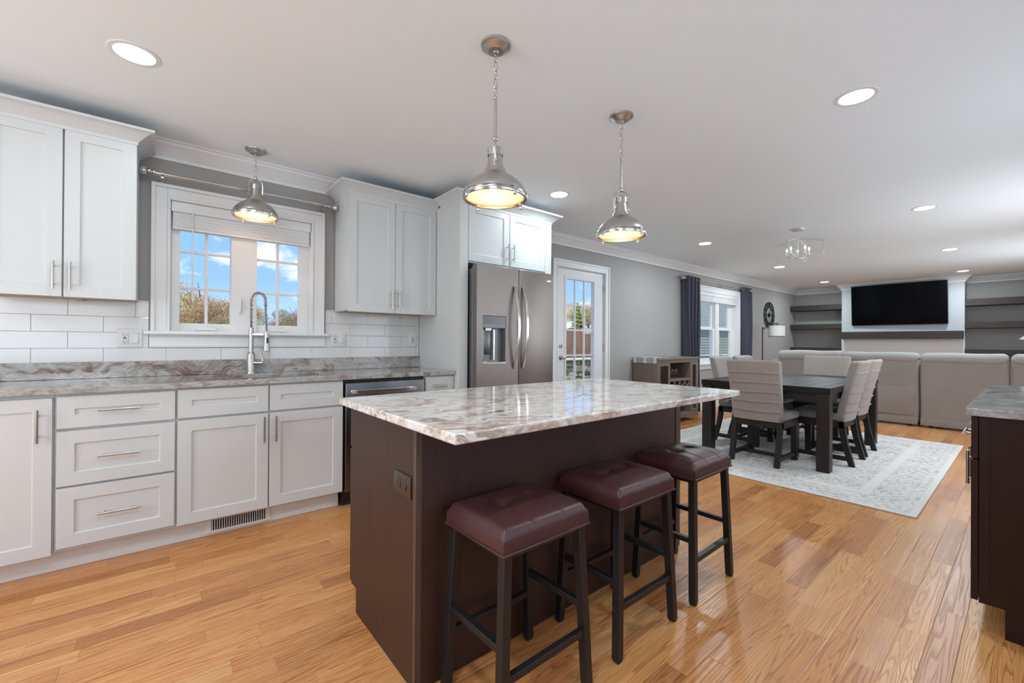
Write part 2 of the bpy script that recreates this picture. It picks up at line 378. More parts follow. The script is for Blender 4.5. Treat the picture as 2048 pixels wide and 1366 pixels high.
    def molding(s, path, prof, closed=False):
        n = len(path); P = [Vector(p) for p in path]; rows = []
        def nrm(a, b): k = (b-a).normalized(); return Vector((k.y, -k.x))
        for i in range(n):
            n1 = nrm(P[i-1], P[i]) if i > 0 or closed else None
            n2 = nrm(P[i], P[(i+1) % n]) if i < n-1 or closed else None
            if n1 is None: o = n2
            elif n2 is None: o = n1
            else: o = (n1+n2)/(1+n1.dot(n2))
            rows.append([s.bm.verts.new((P[i].x+o.x*u, P[i].y+o.y*u, h)) for u, h in prof])
        m = len(prof)
        for i in range(n if closed else n-1):
            A, B = rows[i], rows[(i+1) % n]
            for j in range(m): s.bm.faces.new((A[j], B[j], B[(j+1) % m], A[(j+1) % m]))
        if not closed: s.bm.faces.new(rows[0][::-1]); s.bm.faces.new(rows[-1])
        return s
    def shaker(s, x0, x1, z0, z1, y, sg=-1, th=.02, rail=.062, rec=.008):
        # door or drawer front in the xz plane whose face looks towards sg*y
        b = y-sg*th; i0, i1, k0, k1 = x0+rail, x1-rail, z0+rail, z1-rail; q = .003
        V = s.bm.verts.new
        O = [V((x0, y, z0)), V((x1, y, z0)), V((x1, y, z1)), V((x0, y, z1))]
        I = [V((i0, y, k0)), V((i1, y, k0)), V((i1, y, k1)), V((i0, y, k1))]
        yr = y-sg*rec
        N = [V((i0+q, yr, k0+q)), V((i1-q, yr, k0+q)), V((i1-q, yr, k1-q)), V((i0+q, yr, k1-q))]
        B = [V((x0, b, z0)), V((x1, b, z0)), V((x1, b, z1)), V((x0, b, z1))]
        F = s.bm.faces.new
        for j in range(4):
            k = (j+1) % 4
            F((O[j], O[k], I[k], I[j])); F((I[j], I[k], N[k], N[j])); F((B[j], B[k], O[k], O[j]))
        F(N); F(B[::-1]); return s
    def ring(s, o, i, a, b, plane='xy'):
        # plate with a rectangular hole: o and i are (u0, u1, w0, w1)
        def P(u, w, h): return {'xy': (u, w, h), 'xz': (u, h, w), 'yz': (h, u, w)}[plane]
        def Q(r, h): return [s.bm.verts.new(P(u, w, h)) for u, w in ((r[0], r[2]), (r[1], r[2]), (r[1], r[3]), (r[0], r[3]))]
        A, B, Cc, Dd = Q(o, a), Q(i, a), Q(o, b), Q(i, b); F = s.bm.faces.new
        for j in range(4):
            k = (j+1) % 4
            F((A[k], A[j], B[j], B[k])); F((Cc[j], Cc[k], Dd[k], Dd[j])); F((A[j], A[k], Cc[k], Cc[j])); F((B[k], B[j], Dd[j], Dd[k]))
        return s
    def xf(s, mtx): bmesh.ops.transform(s.bm, matrix=mtx, verts=s.bm.verts[:]); return s
    def build(s, name, m, parent=None, bevel=0, smooth=35, seg=2, sub=0):
        if parent is not None:
            off = Vector((0, 0, 0)); p = parent
            while p: off += p.location; p = p.parent
            bmesh.ops.translate(s.bm, vec=-off, verts=s.bm.verts[:])
        bmesh.ops.recalc_face_normals(s.bm, faces=s.bm.faces[:])
        me = bpy.data.meshes.new(name); s.bm.to_mesh(me); s.bm.free()
        me.materials.append(M[m])
        if smooth:
            for q in me.polygons: q.use_smooth = True
            me.set_sharp_from_angle(angle=R(smooth))
        o = bpy.data.objects.new(name, me); COL.objects.link(o)
        if parent is not None: o.parent = parent
        if bevel:
            b = o.modifiers.new('bevel', 'BEVEL'); b.width = bevel; b.segments = seg; b.limit_method = 'ANGLE'; b.angle_limit = R(40)
            b.harden_normals = False
        if sub:
            b = o.modifiers.new('sub', 'SUBSURF'); b.levels = sub; b.render_levels = sub
        return o

def tag(o, label=None, cat=None, group=None, kind=None):
    if label: o['label'] = label
    if cat: o['category'] = cat
    if group: o['group'] = group
    if kind: o['kind'] = kind
    return o
def thing(name, label, cat, loc=(0, 0, 0), group=None, kind=None):
    o = bpy.data.objects.new(name, None); COL.objects.link(o); o.location = loc; o.empty_display_size = .1
    return tag(o, label, cat, group, kind)
def struct(mb, name, m, label, cat, **kw): return tag(mb.build(name, m, **kw), label, cat, kind='structure')
def copy_tree(o, parent=None):
    c = o.copy(); COL.objects.link(c); c.parent = parent
    for ch in list(o.children): copy_tree(ch, c)
    return c
def arc(c, r, a0, a1, n, plane='xz'):
    out = []
    for i in range(n+1):
        a = a0+(a1-a0)*i/n; u, w = r*math.cos(a), r*math.sin(a)
        out.append({'xz': (c[0]+u, c[1], c[2]+w), 'xy': (c[0]+u, c[1]+w, c[2]), 'yz': (c[0], c[1]+u, c[2]+w)}[plane])
    return out
def circle(c, r, n=24, plane='xy'): return arc(c, r, 0, 2*PI*(n-1)/n, n-1, plane)

# ------------------------------------------------------------------ room shell
YW, XB, YR, XR, ZC = 3.609, 11.89, -.62, -2.8, 2.44     # kitchen wall, far wall, right wall, wall behind the camera, ceiling
struct(MB().box(XR-.15, XB+.15, YR-.15, YW+.15, -.1, 0), 'floor', 'oak_floor', 'glossy natural oak strip floor running through kitchen and living room', 'floor', smooth=0)
struct(MB().box(XR-.15, XB+.15, YR-.15, YW+.15, ZC, ZC+.12), 'ceiling', 'ceiling_paint', 'white painted ceiling over the whole open room', 'ceiling', smooth=0)
def holed(mb, x0, x1, y0, y1, holes):
    xs = sorted({x0, x1, *[h[0] for h in holes], *[h[1] for h in holes]})
    for a, b in zip(xs, xs[1:]):
        hs = [h for h in holes if h[0] <= a and h[1] >= b]
        if not hs: mb.box(a, b, y0, y1, 0, ZC); continue
        _, _, z0, z1 = hs[0]
        if z0 > 0: mb.box(a, b, y0, y1, 0, z0)
        mb.box(a, b, y0, y1, z1, ZC)
    return mb
K1 = (.05, .93, 1.20, 2.075); D1 = (3.665, 4.59, 0, 2.078); W2 = (7.10, 8.63, .80, 2.055)
struct(holed(MB(), XR, XB+.15, YW, YW+.15, [K1, D1, W2]), 'wall_left', 'wall_gray', 'gray painted long wall with sink window, glazed door and curtained window', 'wall', smooth=0)
struct(MB().box(XB, XB+.15, YR-.15, YW, 0, ZC), 'wall_back', 'wall_gray', 'gray painted far wall behind the floating shelves', 'wall', smooth=0)
struct(holed(MB(), XR, XB+.15, YR-.15, YR, [(a, b, .78, 2.02) for a, b in ADDED_RIGHT_WINDOWS]), 'wall_right', 'wall_gray', 'gray painted wall with added windows on the right side, out of view', 'wall', smooth=0)
mb = holed(MB(), YR-.15, YW+.15, XR-.15, XR, [(*ADDED_REAR_WINDOW, .78, 2.02)]); bmesh.ops.transform(mb.bm, matrix=Matrix(((0, 1, 0, 0), (1, 0, 0, 0), (0, 0, 1, 0), (0, 0, 0, 1))), verts=mb.bm.verts[:])
struct(mb, 'wall_front', 'wall_gray', 'gray wall with an added window behind the camera', 'wall', smooth=0)
for i, (a, b) in enumerate(ADDED_RIGHT_WINDOWS):  # unseen windows, added to carry the fill lights
    w_ = thing(f'window_{i+3}', 'white framed window added for fill light in the right wall, out of view', 'window', ((a+b)/2, YR, .78), kind='structure')
    MB().ring((a, b, .78, 2.02), (a+.05, b-.05, .83, 1.97), YR-.14, YR-.02, 'xz').ring((a-.09, b+.09, .69, 2.11), (a, b, .78, 2.02), YR, YR+.02, 'xz').build('frame', 'trim_white', w_)
w_ = thing('window_8', 'white framed window added for fill light in the wall behind the camera', 'window', (XR, sum(ADDED_REAR_WINDOW)/2, .78), kind='structure')  # also added, for the fill light from the rear
MB().ring((ADDED_REAR_WINDOW[0], ADDED_REAR_WINDOW[1], .78, 2.02), (ADDED_REAR_WINDOW[0]+.05, ADDED_REAR_WINDOW[1]-.05, .83, 1.97), XR-.14, XR-.02, 'yz').ring((ADDED_REAR_WINDOW[0]-.09, ADDED_REAR_WINDOW[1]+.09, .69, 2.11), (ADDED_REAR_WINDOW[0], ADDED_REAR_WINDOW[1], .78, 2.02), XR, XR+.02, 'yz').build('frame', 'trim_white', w_)
CH = (11.51, .765, 2.615)
struct(MB().box(CH[0], XB, CH[1], CH[2], 1.3, ZC), 'wall_chimney', 'chimney_gray', 'light gray chimney breast holding the television', 'wall', smooth=0)
bk = MB()
for k in range(17):
    for j in range(-1, 10):
        a = CH[1]+j*.205+(.1 if k % 2 else 0); b = a+.199
        a, b = max(a, CH[1]), min(b, CH[2])
        if b-a > .02: bk.box(CH[0]-.004, CH[0]+.02, a, b, k*.077+.004, k*.077+.074)
bk.box(CH[0], XB, CH[1], CH[2], 0, 1.3)
struct(bk, 'wall_fireplace', 'brick_white', 'white painted brick face under the mantel', 'wall', smooth=0)
# crown moulding and baseboards
crown = [(0, 2.325), (.012, 2.325), (.014, 2.345), (.03, 2.36), (.055, 2.395), (.075, 2.41), (.078, 2.425), (.09, 2.428), (.09, ZC), (0, ZC)]
struct(MB().molding([(-.085, YW), (1.10, YW)], crown), 'trim_1', 'trim_white', 'white crown moulding above the sink window', 'crown moulding', smooth=30)
struct(MB().molding([(2.90, YW), (XB, YW), (XB, CH[2]), (CH[0], CH[2]), (CH[0], CH[1]), (XB, CH[1]), (XB, YR)], crown), 'trim_2', 'trim_white', 'white crown moulding from the fridge cabinet around the far end wall', 'crown moulding', smooth=30)
base = [(0, 0), (.015, 0), (.015, .12), (.008, .135), (0, .135)]
for i, p in enumerate(([(4.68, YW), (XB, YW), (XB, CH[2])], [(XB, CH[1]), (XB, YR), (6, YR)])):
    struct(MB().molding(p, base), ['baseboard_left', 'baseboard_back'][i], 'trim_white', ['white baseboard along the gray wall past the glazed door', 'white baseboard in the right alcove'][i], 'baseboard', smooth=30)

# ------------------------------------------------------------------ sink window
def casing(mb, x0, x1, z0, z1, w, y, floor=False):
    # stepped casing round an opening: outer band, flat, inner bead
    for a, b, t_ in ((0, .022, .028), (.022, w-.016, .018), (w-.016, w, .024)):
        # a,b measured from the outer edge inwards
        X0, X1, Z1 = x0-w, x1+w, z1+w
        mb.box(X0+a, X0+b, y-t_, y, z0, Z1-a); mb.box(X1-b, X1-a, y-t_, y, z0, Z1-a); mb.box(X0+b, X1-b, y-t_, y, Z1-b, Z1-a)
    return mb
w1 = thing('window_1', 'white casement window with grilles above the kitchen sink', 'window', (.49, YW, 1.20), kind='structure')
casing(MB(), K1[0]+.008, K1[1]-.008, 1.20, 2.068, .098, YW).build('casing', 'trim_white', w1, .002)
fr = MB(); yg = YW+.06
fr.box(K1[0], K1[0]+.012, YW, YW+.15, 1.2, 2.075).box(K1[1]-.012, K1[1], YW, YW+.15, 1.2, 2.075).box(K1[0], K1[1], YW, YW+.15, 2.063, 2.075).box(K1[0], K1[1], YW, YW+.15, 1.2, 1.212)
fr.box(.40, .56, yg-.028, YW+.12, 1.21, 2.065)
fr.build('frame', 'trim_white', w1, .0015)
for a, b in ((.109, .405), (.556, .847)):
    sx0, sx1 = (K1[0]+.012, .405+.03) if a < .3 else (.556-.03, K1[1]-.012)
    s_ = MB().box(sx0, a, yg-.02, yg+.03, 1.212, 2.063).box(b, sx1, yg-.02, yg+.03, 1.212, 2.063).box(a, b, yg-.02, yg+.03, 1.212, 1.264).box(a, b, yg-.02, yg+.03, 2.01, 2.063)
    sash = s_.build('sash', 'trim_white', w1, .002)
    g = MB(); mid = (a+b)/2
    g.box(mid-.009, mid+.009, yg-.002, yg+.018, 1.262, 2.012)
    for z in (1.505, 1.752): g.box(a, b, yg-.001, yg+.017, z-.008, z+.008)
    g.build('grille', 'trim_white', sash, .002)
    MB().box(a-.004, b+.004, yg+.004, yg+.010, 1.26, 2.014).build('pane', 'window_glass', sash)
    cx = mid
    MB().prism([(cx-.06, 1.214), (cx+.06, 1.214), (cx+.05, 1.238), (cx-.045, 1.242)], yg-.055, yg-.02).build('crank_handle', 'trim_white', sash, .005)
MB().rbox(.447, .461, yg-.050, yg-.028, 1.345, 1.455, .005).box(.451, .457, yg-.058, yg-.045, 1.375, 1.41).build('lock_lever', 'trim_white', w1)
MB().rbox(-.072, 1.058, YW-.055, YW+.03, 1.183, 1.206, .008).build('sill', 'trim_white', w1)
MB().prism([(YW, 1.10), (YW-.018, 1.10), (YW-.020, 1.115), (YW-.016, 1.12), (YW-.016, 1.165), (YW-.03, 1.183), (YW, 1.183)], -.045, 1.03, 'yz').build('apron', 'trim_white', w1, .001)
def blind(label, x0, x1, y, zt, zm, zb, wand):
    b = thing('window_blind', label, 'blind', ((x0+x1)/2, y, zt), 'window blinds')
    MB().rbox(x0, x1, y-.014, y+.010, zm, zt, .004).build('valance', 'trim_white', b)
    s_ = MB(); n = int((zm-zb)/.011)
    for k in range(n): s_.box(x0+.008, x1-.008, y-.002-.0015*(k % 2), y+.046, zb+.018+k*.0102, zb+.018+k*.0102+.0094)
    s_.box(x0+.006, x1-.006, y-.004, y+.048, zb, zb+.016)
    s_.build('raised_slats', 'trim_white', b, .001)
    MB().tube([(x0+wand, y-.02, zm+.01), (x0+wand, y-.024, zm-.3), (x0+wand+.004, y-.024, zb-.48)], .0045, 8).build('wand', 'trim_white', b)
blind('white slatted blind drawn up over the sink window', .062, .918, YW-.002, 2.066, 1.998, 1.886, .112)
rd = thing('curtain_rod', 'brushed nickel curtain rod with ball finials above the sink window', 'curtain rod', (.5, YW-.08, 2.21), 'curtain rods')
MB().cyl((-.02, YW-.085, 2.205), (1.02, YW-.085, 2.212), .0125).build('rod', 'steel_bright', rd)
for sx, X in ((-1, -.02), (1, 1.02)):
    MB().lathe([(.0125, 0), (.017, .002*sx), (.017, .012*sx), (.010, .016*sx), (.010, .022*sx), (.019, .026*sx), (.019, .034*sx), (.013, .038*sx), (.024, .046*sx), (.030, .060*sx), (.026, .076*sx), (.012, .085*sx), (0, .086*sx)], (X, YW-.085, 2.2085), 20, 'x').build('finial', 'steel_bright', rd)
    xb = X+.035*-sx
    MB().box(xb-.006, xb+.006, YW-.098, YW-.001, 2.178, 2.186).box(xb-.009, xb+.009, YW-.004, YW, 2.14, 2.20).lathe([(.017, -.006), (.017, .006)], (xb, YW-.085, 2.207), 16, 'x', True).build('bracket', 'nickel', rd)

# ------------------------------------------------------------------ backsplash tile
tl = MB(); TW, TH = .298, .0968
for r_ in range(5):
    z1 = 1.387-r_*TH; z0 = z1-TH; off = -.41 if r_ % 2 == 0 else -.556
    for k in range(-8, 12):
        a = off+(k)*TW+.001; b = a+TW-.002
        for c0, c1 in (((-2.3, -.048), (1.033, 1.857)) if z0 > 1.09 else ((-2.3, 1.857),)):
            A, B = max(a, c0), min(b, c1)
            if B-A > .012 and min(z1, 1.386)-max(z0, .90) > .01: tl.box(A, B, YW-.009, YW-.001, max(z0+.001, .93), z1-.001)
tl.box(-.10, -.048, YW-.009, YW-.001, 1.388, 1.398).box(1.033, 1.105, YW-.009, YW-.001, 1.388, 1.398)
struct(tl, 'wall_backsplash', 'tile_white', 'white subway tile backsplash between counter and wall cabinets', 'tile', bevel=.0012, smooth=0)
struct(MB().box(-2.3, -.05, YW-.006, YW, .9, 1.387).box(1.035, 1.857, YW-.006, YW, .9, 1.387).box(-.05, 1.035, YW-.006, YW, .9, 1.10), 'trim_3', 'grout', 'gray grout lines of the tile backsplash', 'grout', smooth=0)

# ------------------------------------------------------------------ wall plates
def duplex(mb, x, y, z): # slots of a receptacle facing -y
    for s_ in (1, -1):
        zc = z+s_*.021
        mb.box(x-.0085, x-.0060, y-.0012, y, zc-.004, zc+.005).box(x+.0060, x+.0085, y-.0012, y, zc-.003, zc+.004).cyl((x, y-.0012, zc-.011*1), (x, y, zc-.011), .0026, 8)
    return mb.box(x-.007, x+.007, y-.002, y, .0015+z, z+.0055).box(x-.007, x+.007, y-.002, y, z-.0055, z-.0015)
def wall_plate(label, x0, x1, z0, z1, kinds, y=YW-.009):
    xc, zc = (x0+x1)/2, (z0+z1)/2
    o = thing('wall_outlet', label, 'outlet', (xc, y, zc), 'wall outlets')
    pl = MB().rbox(x0, x1, y-.006, y, z0, z1, .003).build('cover_plate', 'plastic_white', o)
    for k, X in kinds:
        if k == 'gfci':
            q = MB().rbox(X-.017, X+.017, y-.009, y-.004, zc-.034, zc+.034, .002).build('receptacle', 'plastic_white', o)
            duplex(MB(), X, y-.009, zc).build('slots', 'black_plastic', q)
        else:
            q = MB().rbox(X-.017, X+.017, y-.009, y-.004, zc-.034, zc+.034, .002).build('switch_frame', 'plastic_white', o)
            MB().prism([(y-.009, zc-.031), (y-.015, zc-.031), (y-.011, zc-.005), (y-.0095, zc+.031), (y-.008, zc+.031)], X-.014, X+.014, 'yz').build('rocker', 'plastic_white', q, .001)
wall_plate('white plate with outlet and rocker switch left of the sink window', -.196, -.078, 1.10, 1.218, [('gfci', -.161), ('sw', -.113)])
wall_plate('white plate with outlet and rocker switch right of the sink window', 1.072, 1.192, 1.104, 1.222, [('gfci', 1.106), ('sw', 1.156)])
wall_plate('narrow white outlet plate on tile beside the fridge panel', 1.752, 1.828, 1.104, 1.222, [('gfci', 1.79)])

# ------------------------------------------------------------------ handles
def bar_pull(p, L, axis, sg=-1, parent=None, r=.006, so=.028, m='nickel_bar'):
    x, y, z = p; yy = y+sg*so; h = L/2; q = L*.32
    mb = MB()
    if axis == 'z': mb.cyl((x, yy, z-h), (x, yy, z+h), r, 12).cyl((x, y, z-q), (x, yy, z-q), r*.7, 10).cyl((x, y, z+q), (x, yy, z+q), r*.7, 10)
    else: mb.cyl((x-h, yy, z), (x+h, yy, z), r, 12).cyl((x-q, y, z), (x-q, yy, z), r*.7, 10).cyl((x+q, y, z), (x+q, yy, z), r*.7, 10)
    return mb.build('handle', m, parent)
def front(kind, x0, x1, z0, z1, y, parent, hx=None, hz=None, hl=.155, ax='z', sg=-1, rail=.062, m='cabinet_white', hm='nickel_bar'):
    d_ = MB().shaker(x0, x1, z0, z1, y, sg, .02, rail).build(kind, m, parent, .0012)
    if hx is not None: bar_pull((hx, y, hz), hl, ax, sg, d_, m=hm)
    return d_

# ------------------------------------------------------------------ base cabinets on the sink wall
YD = 2.979; YC_ = 3.001
def base_cab(label, x0, x1, sink=False):
    c = thing('base_cabinet', label, 'cabinet', ((x0+x1)/2, 3.3, 0), 'white base cabinets')
    if sink: MB().box(x0, x1, YC_, YW-.012, .115, .66).ring((x0, x1, YC_, YW-.012), (x0+.02, x1-.02, YC_+.02, YW-.03), .66, .883).build('carcass', 'cabinet_white', c, .001)
    else: MB().box(x0, x1, YC_, YW-.012, .115, .883).build('carcass', 'cabinet_white', c, .001)
    return c
c = base_cab('white base cabinet with one tall door at the left frame edge', -.86, -.385)
front('door', -.845, -.389, .112, .866, YD, c, -.435, .738)
c = base_cab('white base cabinet with a stack of three drawers', -.384, .0795)
for z0, z1 in ((.715, .870), (.435, .700), (.135, .424)):
    front('drawer', -.375, .0735, z0, z1, YD, c, -.151, (z0+z1)/2 + (.004 if z1 > .8 else 0), .158, 'x')
c = base_cab('white sink base cabinet with two doors under two false drawer fronts', .08, .977, True)
front('false_drawer', .085, .524, .716, .874, YD, c); front('false_drawer', .532, .972, .716, .874, YD, c)
front('door', .085, .524, .125, .703, YD, c, .498, .608); front('door', .532, .972, .125, .703, YD, c, .562, .608)
c = base_cab('narrow white base cabinet between dishwasher and fridge panel', 1.592, 1.856)
front('drawer', 1.598, 1.852, .715, .872, YD, c, 1.725, .797, .10, 'x'); front('door', 1.598, 1.852, .125, .703, YD, c, 1.625, .608)
tag(MB().box(-1.2, .975, 3.077, 3.092, 0, .113).build('toe_kick_board', 'trim_white', None, .001), 'white toe kick board under the white base cabinets', 'toe kick')
vg = thing('floor_vent', 'white slotted heating grille in the toe kick below the sink', 'vent', (.39, 3.077, .055))
vb = MB().box(.225, .555, 3.068, 3.077, .012, .024).box(.225, .555, 3.068, 3.077, .088, .100).box(.225, .248, 3.068, 3.077, .024, .088).box(.532, .555, 3.068, 3.077, .024, .088)
vb.build('grille_frame', 'trim_white', vg, .002)
MB().box(.248, .532, 3.075, 3.0768, .024, .088).build('opening_shade', 'gap_shade', vg)  # flat black sheet painted as the shade behind the louvers
sl = MB()
for k in range(24): sl.box(.2505+k*.0120, .2505+k*.0120+.0042, 3.069, 3.075, .024, .088)
sl.build('louvers', 'trim_white', vg)

# counter with undermount sink cut-out and upstand
SX0, SX1, SY0, SY1 = .17, .90, 3.06, 3.46; ct = MB(); CY = 2.956
ct.ring((-2.2, 1.8565, CY, YW-.010), (SX0, SX1, SY0, SY1), .885, .915)
cto = thing('countertop', 'brown and gray veined granite countertop on the white base cabinets', 'countertop', (0, 3.3, .885))
ct.build('slab', 'granite', cto, .003)
MB().box(-2.2, 1.8565, YW-.030, YW-.010, .9155, 1.015).build('upstand', 'granite', cto, .002)
sk = MB(); zb = .68
sk.box(SX0-.015, SX1+.015, SY0-.015, SY1+.015, zb, zb+.004)
for a in ((SX0-.015, SX0-.011, SY0-.015, SY1+.015), (SX1+.011, SX1+.015, SY0-.015, SY1+.015), (SX0-.015, SX1+.015, SY0-.015, SY0-.011), (SX0-.015, SX1+.015, SY1+.011, SY1+.015)): sk.box(*a, zb, .884)
tag(sk.build('kitchen_sink', 'steel', None), 'stainless undermount sink set into the granite below the window', 'sink')

# spring faucet
fx, fy_ = .512, 3.545
fc = thing('kitchen_faucet', 'brushed nickel pull-down spring faucet behind the sink', 'faucet', (fx, fy_, .915))
MB().lathe([(.030, .9155), (.030, .922), (.028, .925), (.0255, 1.045), (.022, 1.062), (.016, 1.068), (.0155, 1.235), (.0155, 1.24), (0, 1.24)], (fx, fy_, 0), 28).build('body', 'nickel', fc)
rad = .052; dxy = Vector((.75, -.66, 0)).normalized(); hoop = []
for k in range(41):
    u = k/40
    if u < .45: p = Vector((fx, fy_, 1.235+u/.45*.20))
    elif u < .85:
        a = (u-.45)/.40*PI; p = Vector((fx, fy_, 1.435))+dxy*(rad-rad*math.cos(a))+Vector((0, 0, rad*math.sin(a)*1.05))
    else: p = Vector((fx, fy_, 1.435))+dxy*2*rad+Vector((0, 0, -(u-.85)/.15*.07))
    hoop.append(p)
tip = hoop[-1]
MB().tube(hoop+[tip+Vector((.004, -.003, -.06)), tip+Vector((.006, -.004, -.16))], .0062, 10).build('hose', 'silver_gray', fc)
sp = []; nt = 30
for k in range(nt*10+1):
    u = k/(nt*10)*.999; i = min(39, int(u*40)); w_ = u*40-i; p = hoop[i].lerp(hoop[i+1], w_); k_ = (hoop[i+1]-hoop[i]).normalized()
    x_ = Vector((dxy.y, -dxy.x, 0)); y_ = k_.cross(x_); a = 2*PI*k/10
    sp.append(p+(x_*math.cos(a)+y_*math.sin(a))*.0125)
MB().tube(sp, .0019, 5).build('spring', 'chrome', fc)
hd = tip+Vector((.006, -.004, -.15))
h_ = MB().lathe([(0, .0), (.009, 0), (.010, -.02), (.016, -.025), (.0165, -.06), (.0215, -.14), (.019, -.144), (0, -.144)], tuple(hd), 24).build('spray_head', 'nickel', fc)
sd = Vector((.1, -1, 0)).normalized()
MB().rbox(hd.x-.006+sd.x*.016, hd.x+.006+sd.x*.016, hd.y+sd.y*.022-.004, hd.y+sd.y*.022+.004, hd.z-.085, hd.z-.045, .003).build('spray_button', 'black_plastic', h_)
MB().beam((fx, fy_, hd.z-.022), (hd.x, hd.y, hd.z-.022), .012, .012).lathe([(.0185, -.03), (.0185, -.014)], tuple(hd), 20, 'z', True).build('holder_arm', 'nickel', fc)
lv = Vector((.8, -.6, 0)).normalized(); b0 = Vector((fx, fy_, .990))
MB().cyl(b0+lv*.02, b0+lv*.068, .013, 16).cyl(b0+lv*.068, b0+lv*.084, .0145, 16).tube([b0+lv*.078, b0+lv*.082+Vector((0, 0, .03)), b0+lv*.074+Vector((0, 0, .055)), b0+lv*.066+Vector((0, 0, .088))], [.011, .008, .006, .0045], 10).build('lever', 'nickel', fc)

# dishwasher
dw = thing('dishwasher', 'dark stainless dishwasher under the counter right of the sink base', 'dishwasher', (1.28, 3.2, 0))
MB().box(.983, 1.587, 3.0, 3.58, .10, .882).build('tub', 'black_plastic', dw)
MB().rbox(.987, 1.583, 2.966, 3.0, .115, .862, .006).build('door', 'steel_dark', dw)
MB().box(.987, 1.583, 3.05, 3.06, .005, .10).build('kick_plate', 'black_plastic', dw)
hp = [Vector((1.02+.53*k/16, 2.958-.045*math.sin(PI*k/16)**.6, .800)) for k in range(17)]
hb = MB().loft(hp, (0, 0, 1), .030, .014)
hb.build('handle', 'steel_bright', dw, .004)

# ------------------------------------------------------------------ wall cabinets
YU = 3.279
ccr = [(0, 2.268), (.004, 2.268), (.006, 2.285), (.022, 2.30), (.048, 2.322), (.066, 2.332), (.078, 2.335), (.08, 2.349), (0, 2.349)]
def wall_cab(label, x0, x1, doors, crown_path):
    c = thing('wall_cabinet', label, 'cabinet', ((x0+x1)/2, 3.45, 1.375), 'white wall cabinets')
    MB().box(x0, x1, YU+.021, YW-.0125, 1.385, 2.30).build('carcass', 'cabinet_white', c, .001)
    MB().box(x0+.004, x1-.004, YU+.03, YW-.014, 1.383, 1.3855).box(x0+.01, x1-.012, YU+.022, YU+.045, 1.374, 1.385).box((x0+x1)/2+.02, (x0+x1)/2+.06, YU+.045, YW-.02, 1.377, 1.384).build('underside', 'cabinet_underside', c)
    for a, b, hx in doors: front('door', a, b, 1.376, 2.282, YU, c, hx, 1.487, .150, rail=.060)
    MB().molding(crown_path, ccr).build('crown', 'cabinet_white', c, .0008)
    return c
wall_cab('white wall cabinet with two doors left of the sink window', -.69, -.1, [(-.685, -.3975, -.4275), (-.3905, -.1005, -.365)], [(-2.3, YU), (-.1, YU), (-.1, YW-.01)])
wall_cab('white wall cabinet with two doors between sink window and fridge', 1.104, 1.857, [(1.107, 1.477, 1.449), (1.481, 1.852, 1.508)], [(1.104, YW-.01), (1.104, YU), (1.857, YU)])

# fridge surround
YP = 2.908
fs = thing('fridge_cabinet', 'tall white fridge surround with a two door cabinet over the fridge', 'cabinet', (2.37, 3.25, 0), 'white wall cabinets')
MB().box(1.858, 1.876, YP+.02, YW-.0125, 0, 2.30).box(1.858, 1.936, YP, YP+.02, 0, 2.30).build('side_panel', 'cabinet_white', fs, .001)
MB().box(2.866, 2.884, YP+.02, YW-.0125, 0, 2.30).box(2.806, 2.884, YP, YP+.02, 0, 2.30).build('side_panel', 'cabinet_white', fs, .001)
MB().box(1.877, 2.865, YP+.022, YW-.0125, 1.80, 2.30).build('carcass', 'cabinet_white', fs, .001)
front('door', 1.941, 2.370, 1.812, 2.278, YP, fs, 2.342, 1.925, .150); front('door', 2.376, 2.801, 1.812, 2.278, YP, fs, 2.404, 1.925, .150)
MB().molding([(1.858, YU-.082), (1.858, YP), (2.884, YP), (2.884, YW-.01)], ccr).build('crown', 'cabinet_white', fs, .0008)

# refrigerator
fg = thing('refrigerator', 'stainless french door refrigerator with water dispenser and bowed handles', 'refrigerator', (2.376, 3.2, 0))
YF = 2.800
MB().box(1.952, 2.80, 2.865, 3.56, .02, 1.745).box(1.965, 2.0, 2.835, 2.90, 1.745, 1.766).box(2.75, 2.79, 2.835, 2.90, 1.745, 1.766).build('body', 'steel_side', fg, .003)
# left door with a cut-out for the dispenser
DX0, DX1, DZ0, DZ1 = 2.010, 2.250, .972, 1.362
ld = MB().ring((1.950, 2.385, .62, 1.775), (DX0, DX1, DZ0, DZ1), YF, YF+.058, 'xz')
ldo = ld.build('door', 'steel', fg, .002)
dp = MB().box(DX0, DX1, YF+.004, YF+.03, 1.262, DZ1).build('dispenser_panel', 'steel_dark', ldo, .002)
MB().box(DX0+.006, DX1-.006, YF+.002, YF+.004, 1.264, 1.295).build('control_strip', 'silver_gray', dp)
MB().box(DX0, DX1, YF+.05, YF+.057, DZ0, 1.262).box(DX0, DX0+.006, YF+.002, YF+.05, DZ0, 1.262).box(DX1-.006, DX1, YF+.002, YF+.05, DZ0, 1.262).build('dispenser_recess', 'silver_gray', ldo)
MB().box(DX0, DX1, YF-.004, YF+.05, DZ0-.004, DZ0+.012).build('drip_tray', 'steel_bright', ldo, .002)
MB().rbox(DX0+.035, DX0+.105, YF+.035, YF+.049, 1.045, 1.235, .003).build('ice_paddle', 'steel_dark', ldo)
MB().cyl((DX0+.135, YF+.03, 1.0), (DX0+.135, YF+.03, 1.25), .010, 12).cyl((DX0+.022, YF+.03, 1.03), (DX0+.022, YF+.03, 1.25), .006, 12).box(DX0+.04, DX0+.10, YF+.02, YF+.05, 1.243, 1.262).build('water_spout', 'steel_bright', ldo)
rdo = MB().rbox(2.391, 2.806, YF, YF+.058, .62, 1.775, .006).build('door', 'steel', fg)
MB().rbox(1.950, 2.806, YF, YF+.058, .06, .612, .006).build('freezer_drawer', 'steel', fg)
MB().rbox(2.715, 2.775, YF-.003, YF, 1.700, 1.716, .001).build('badge', 'chrome', rdo)
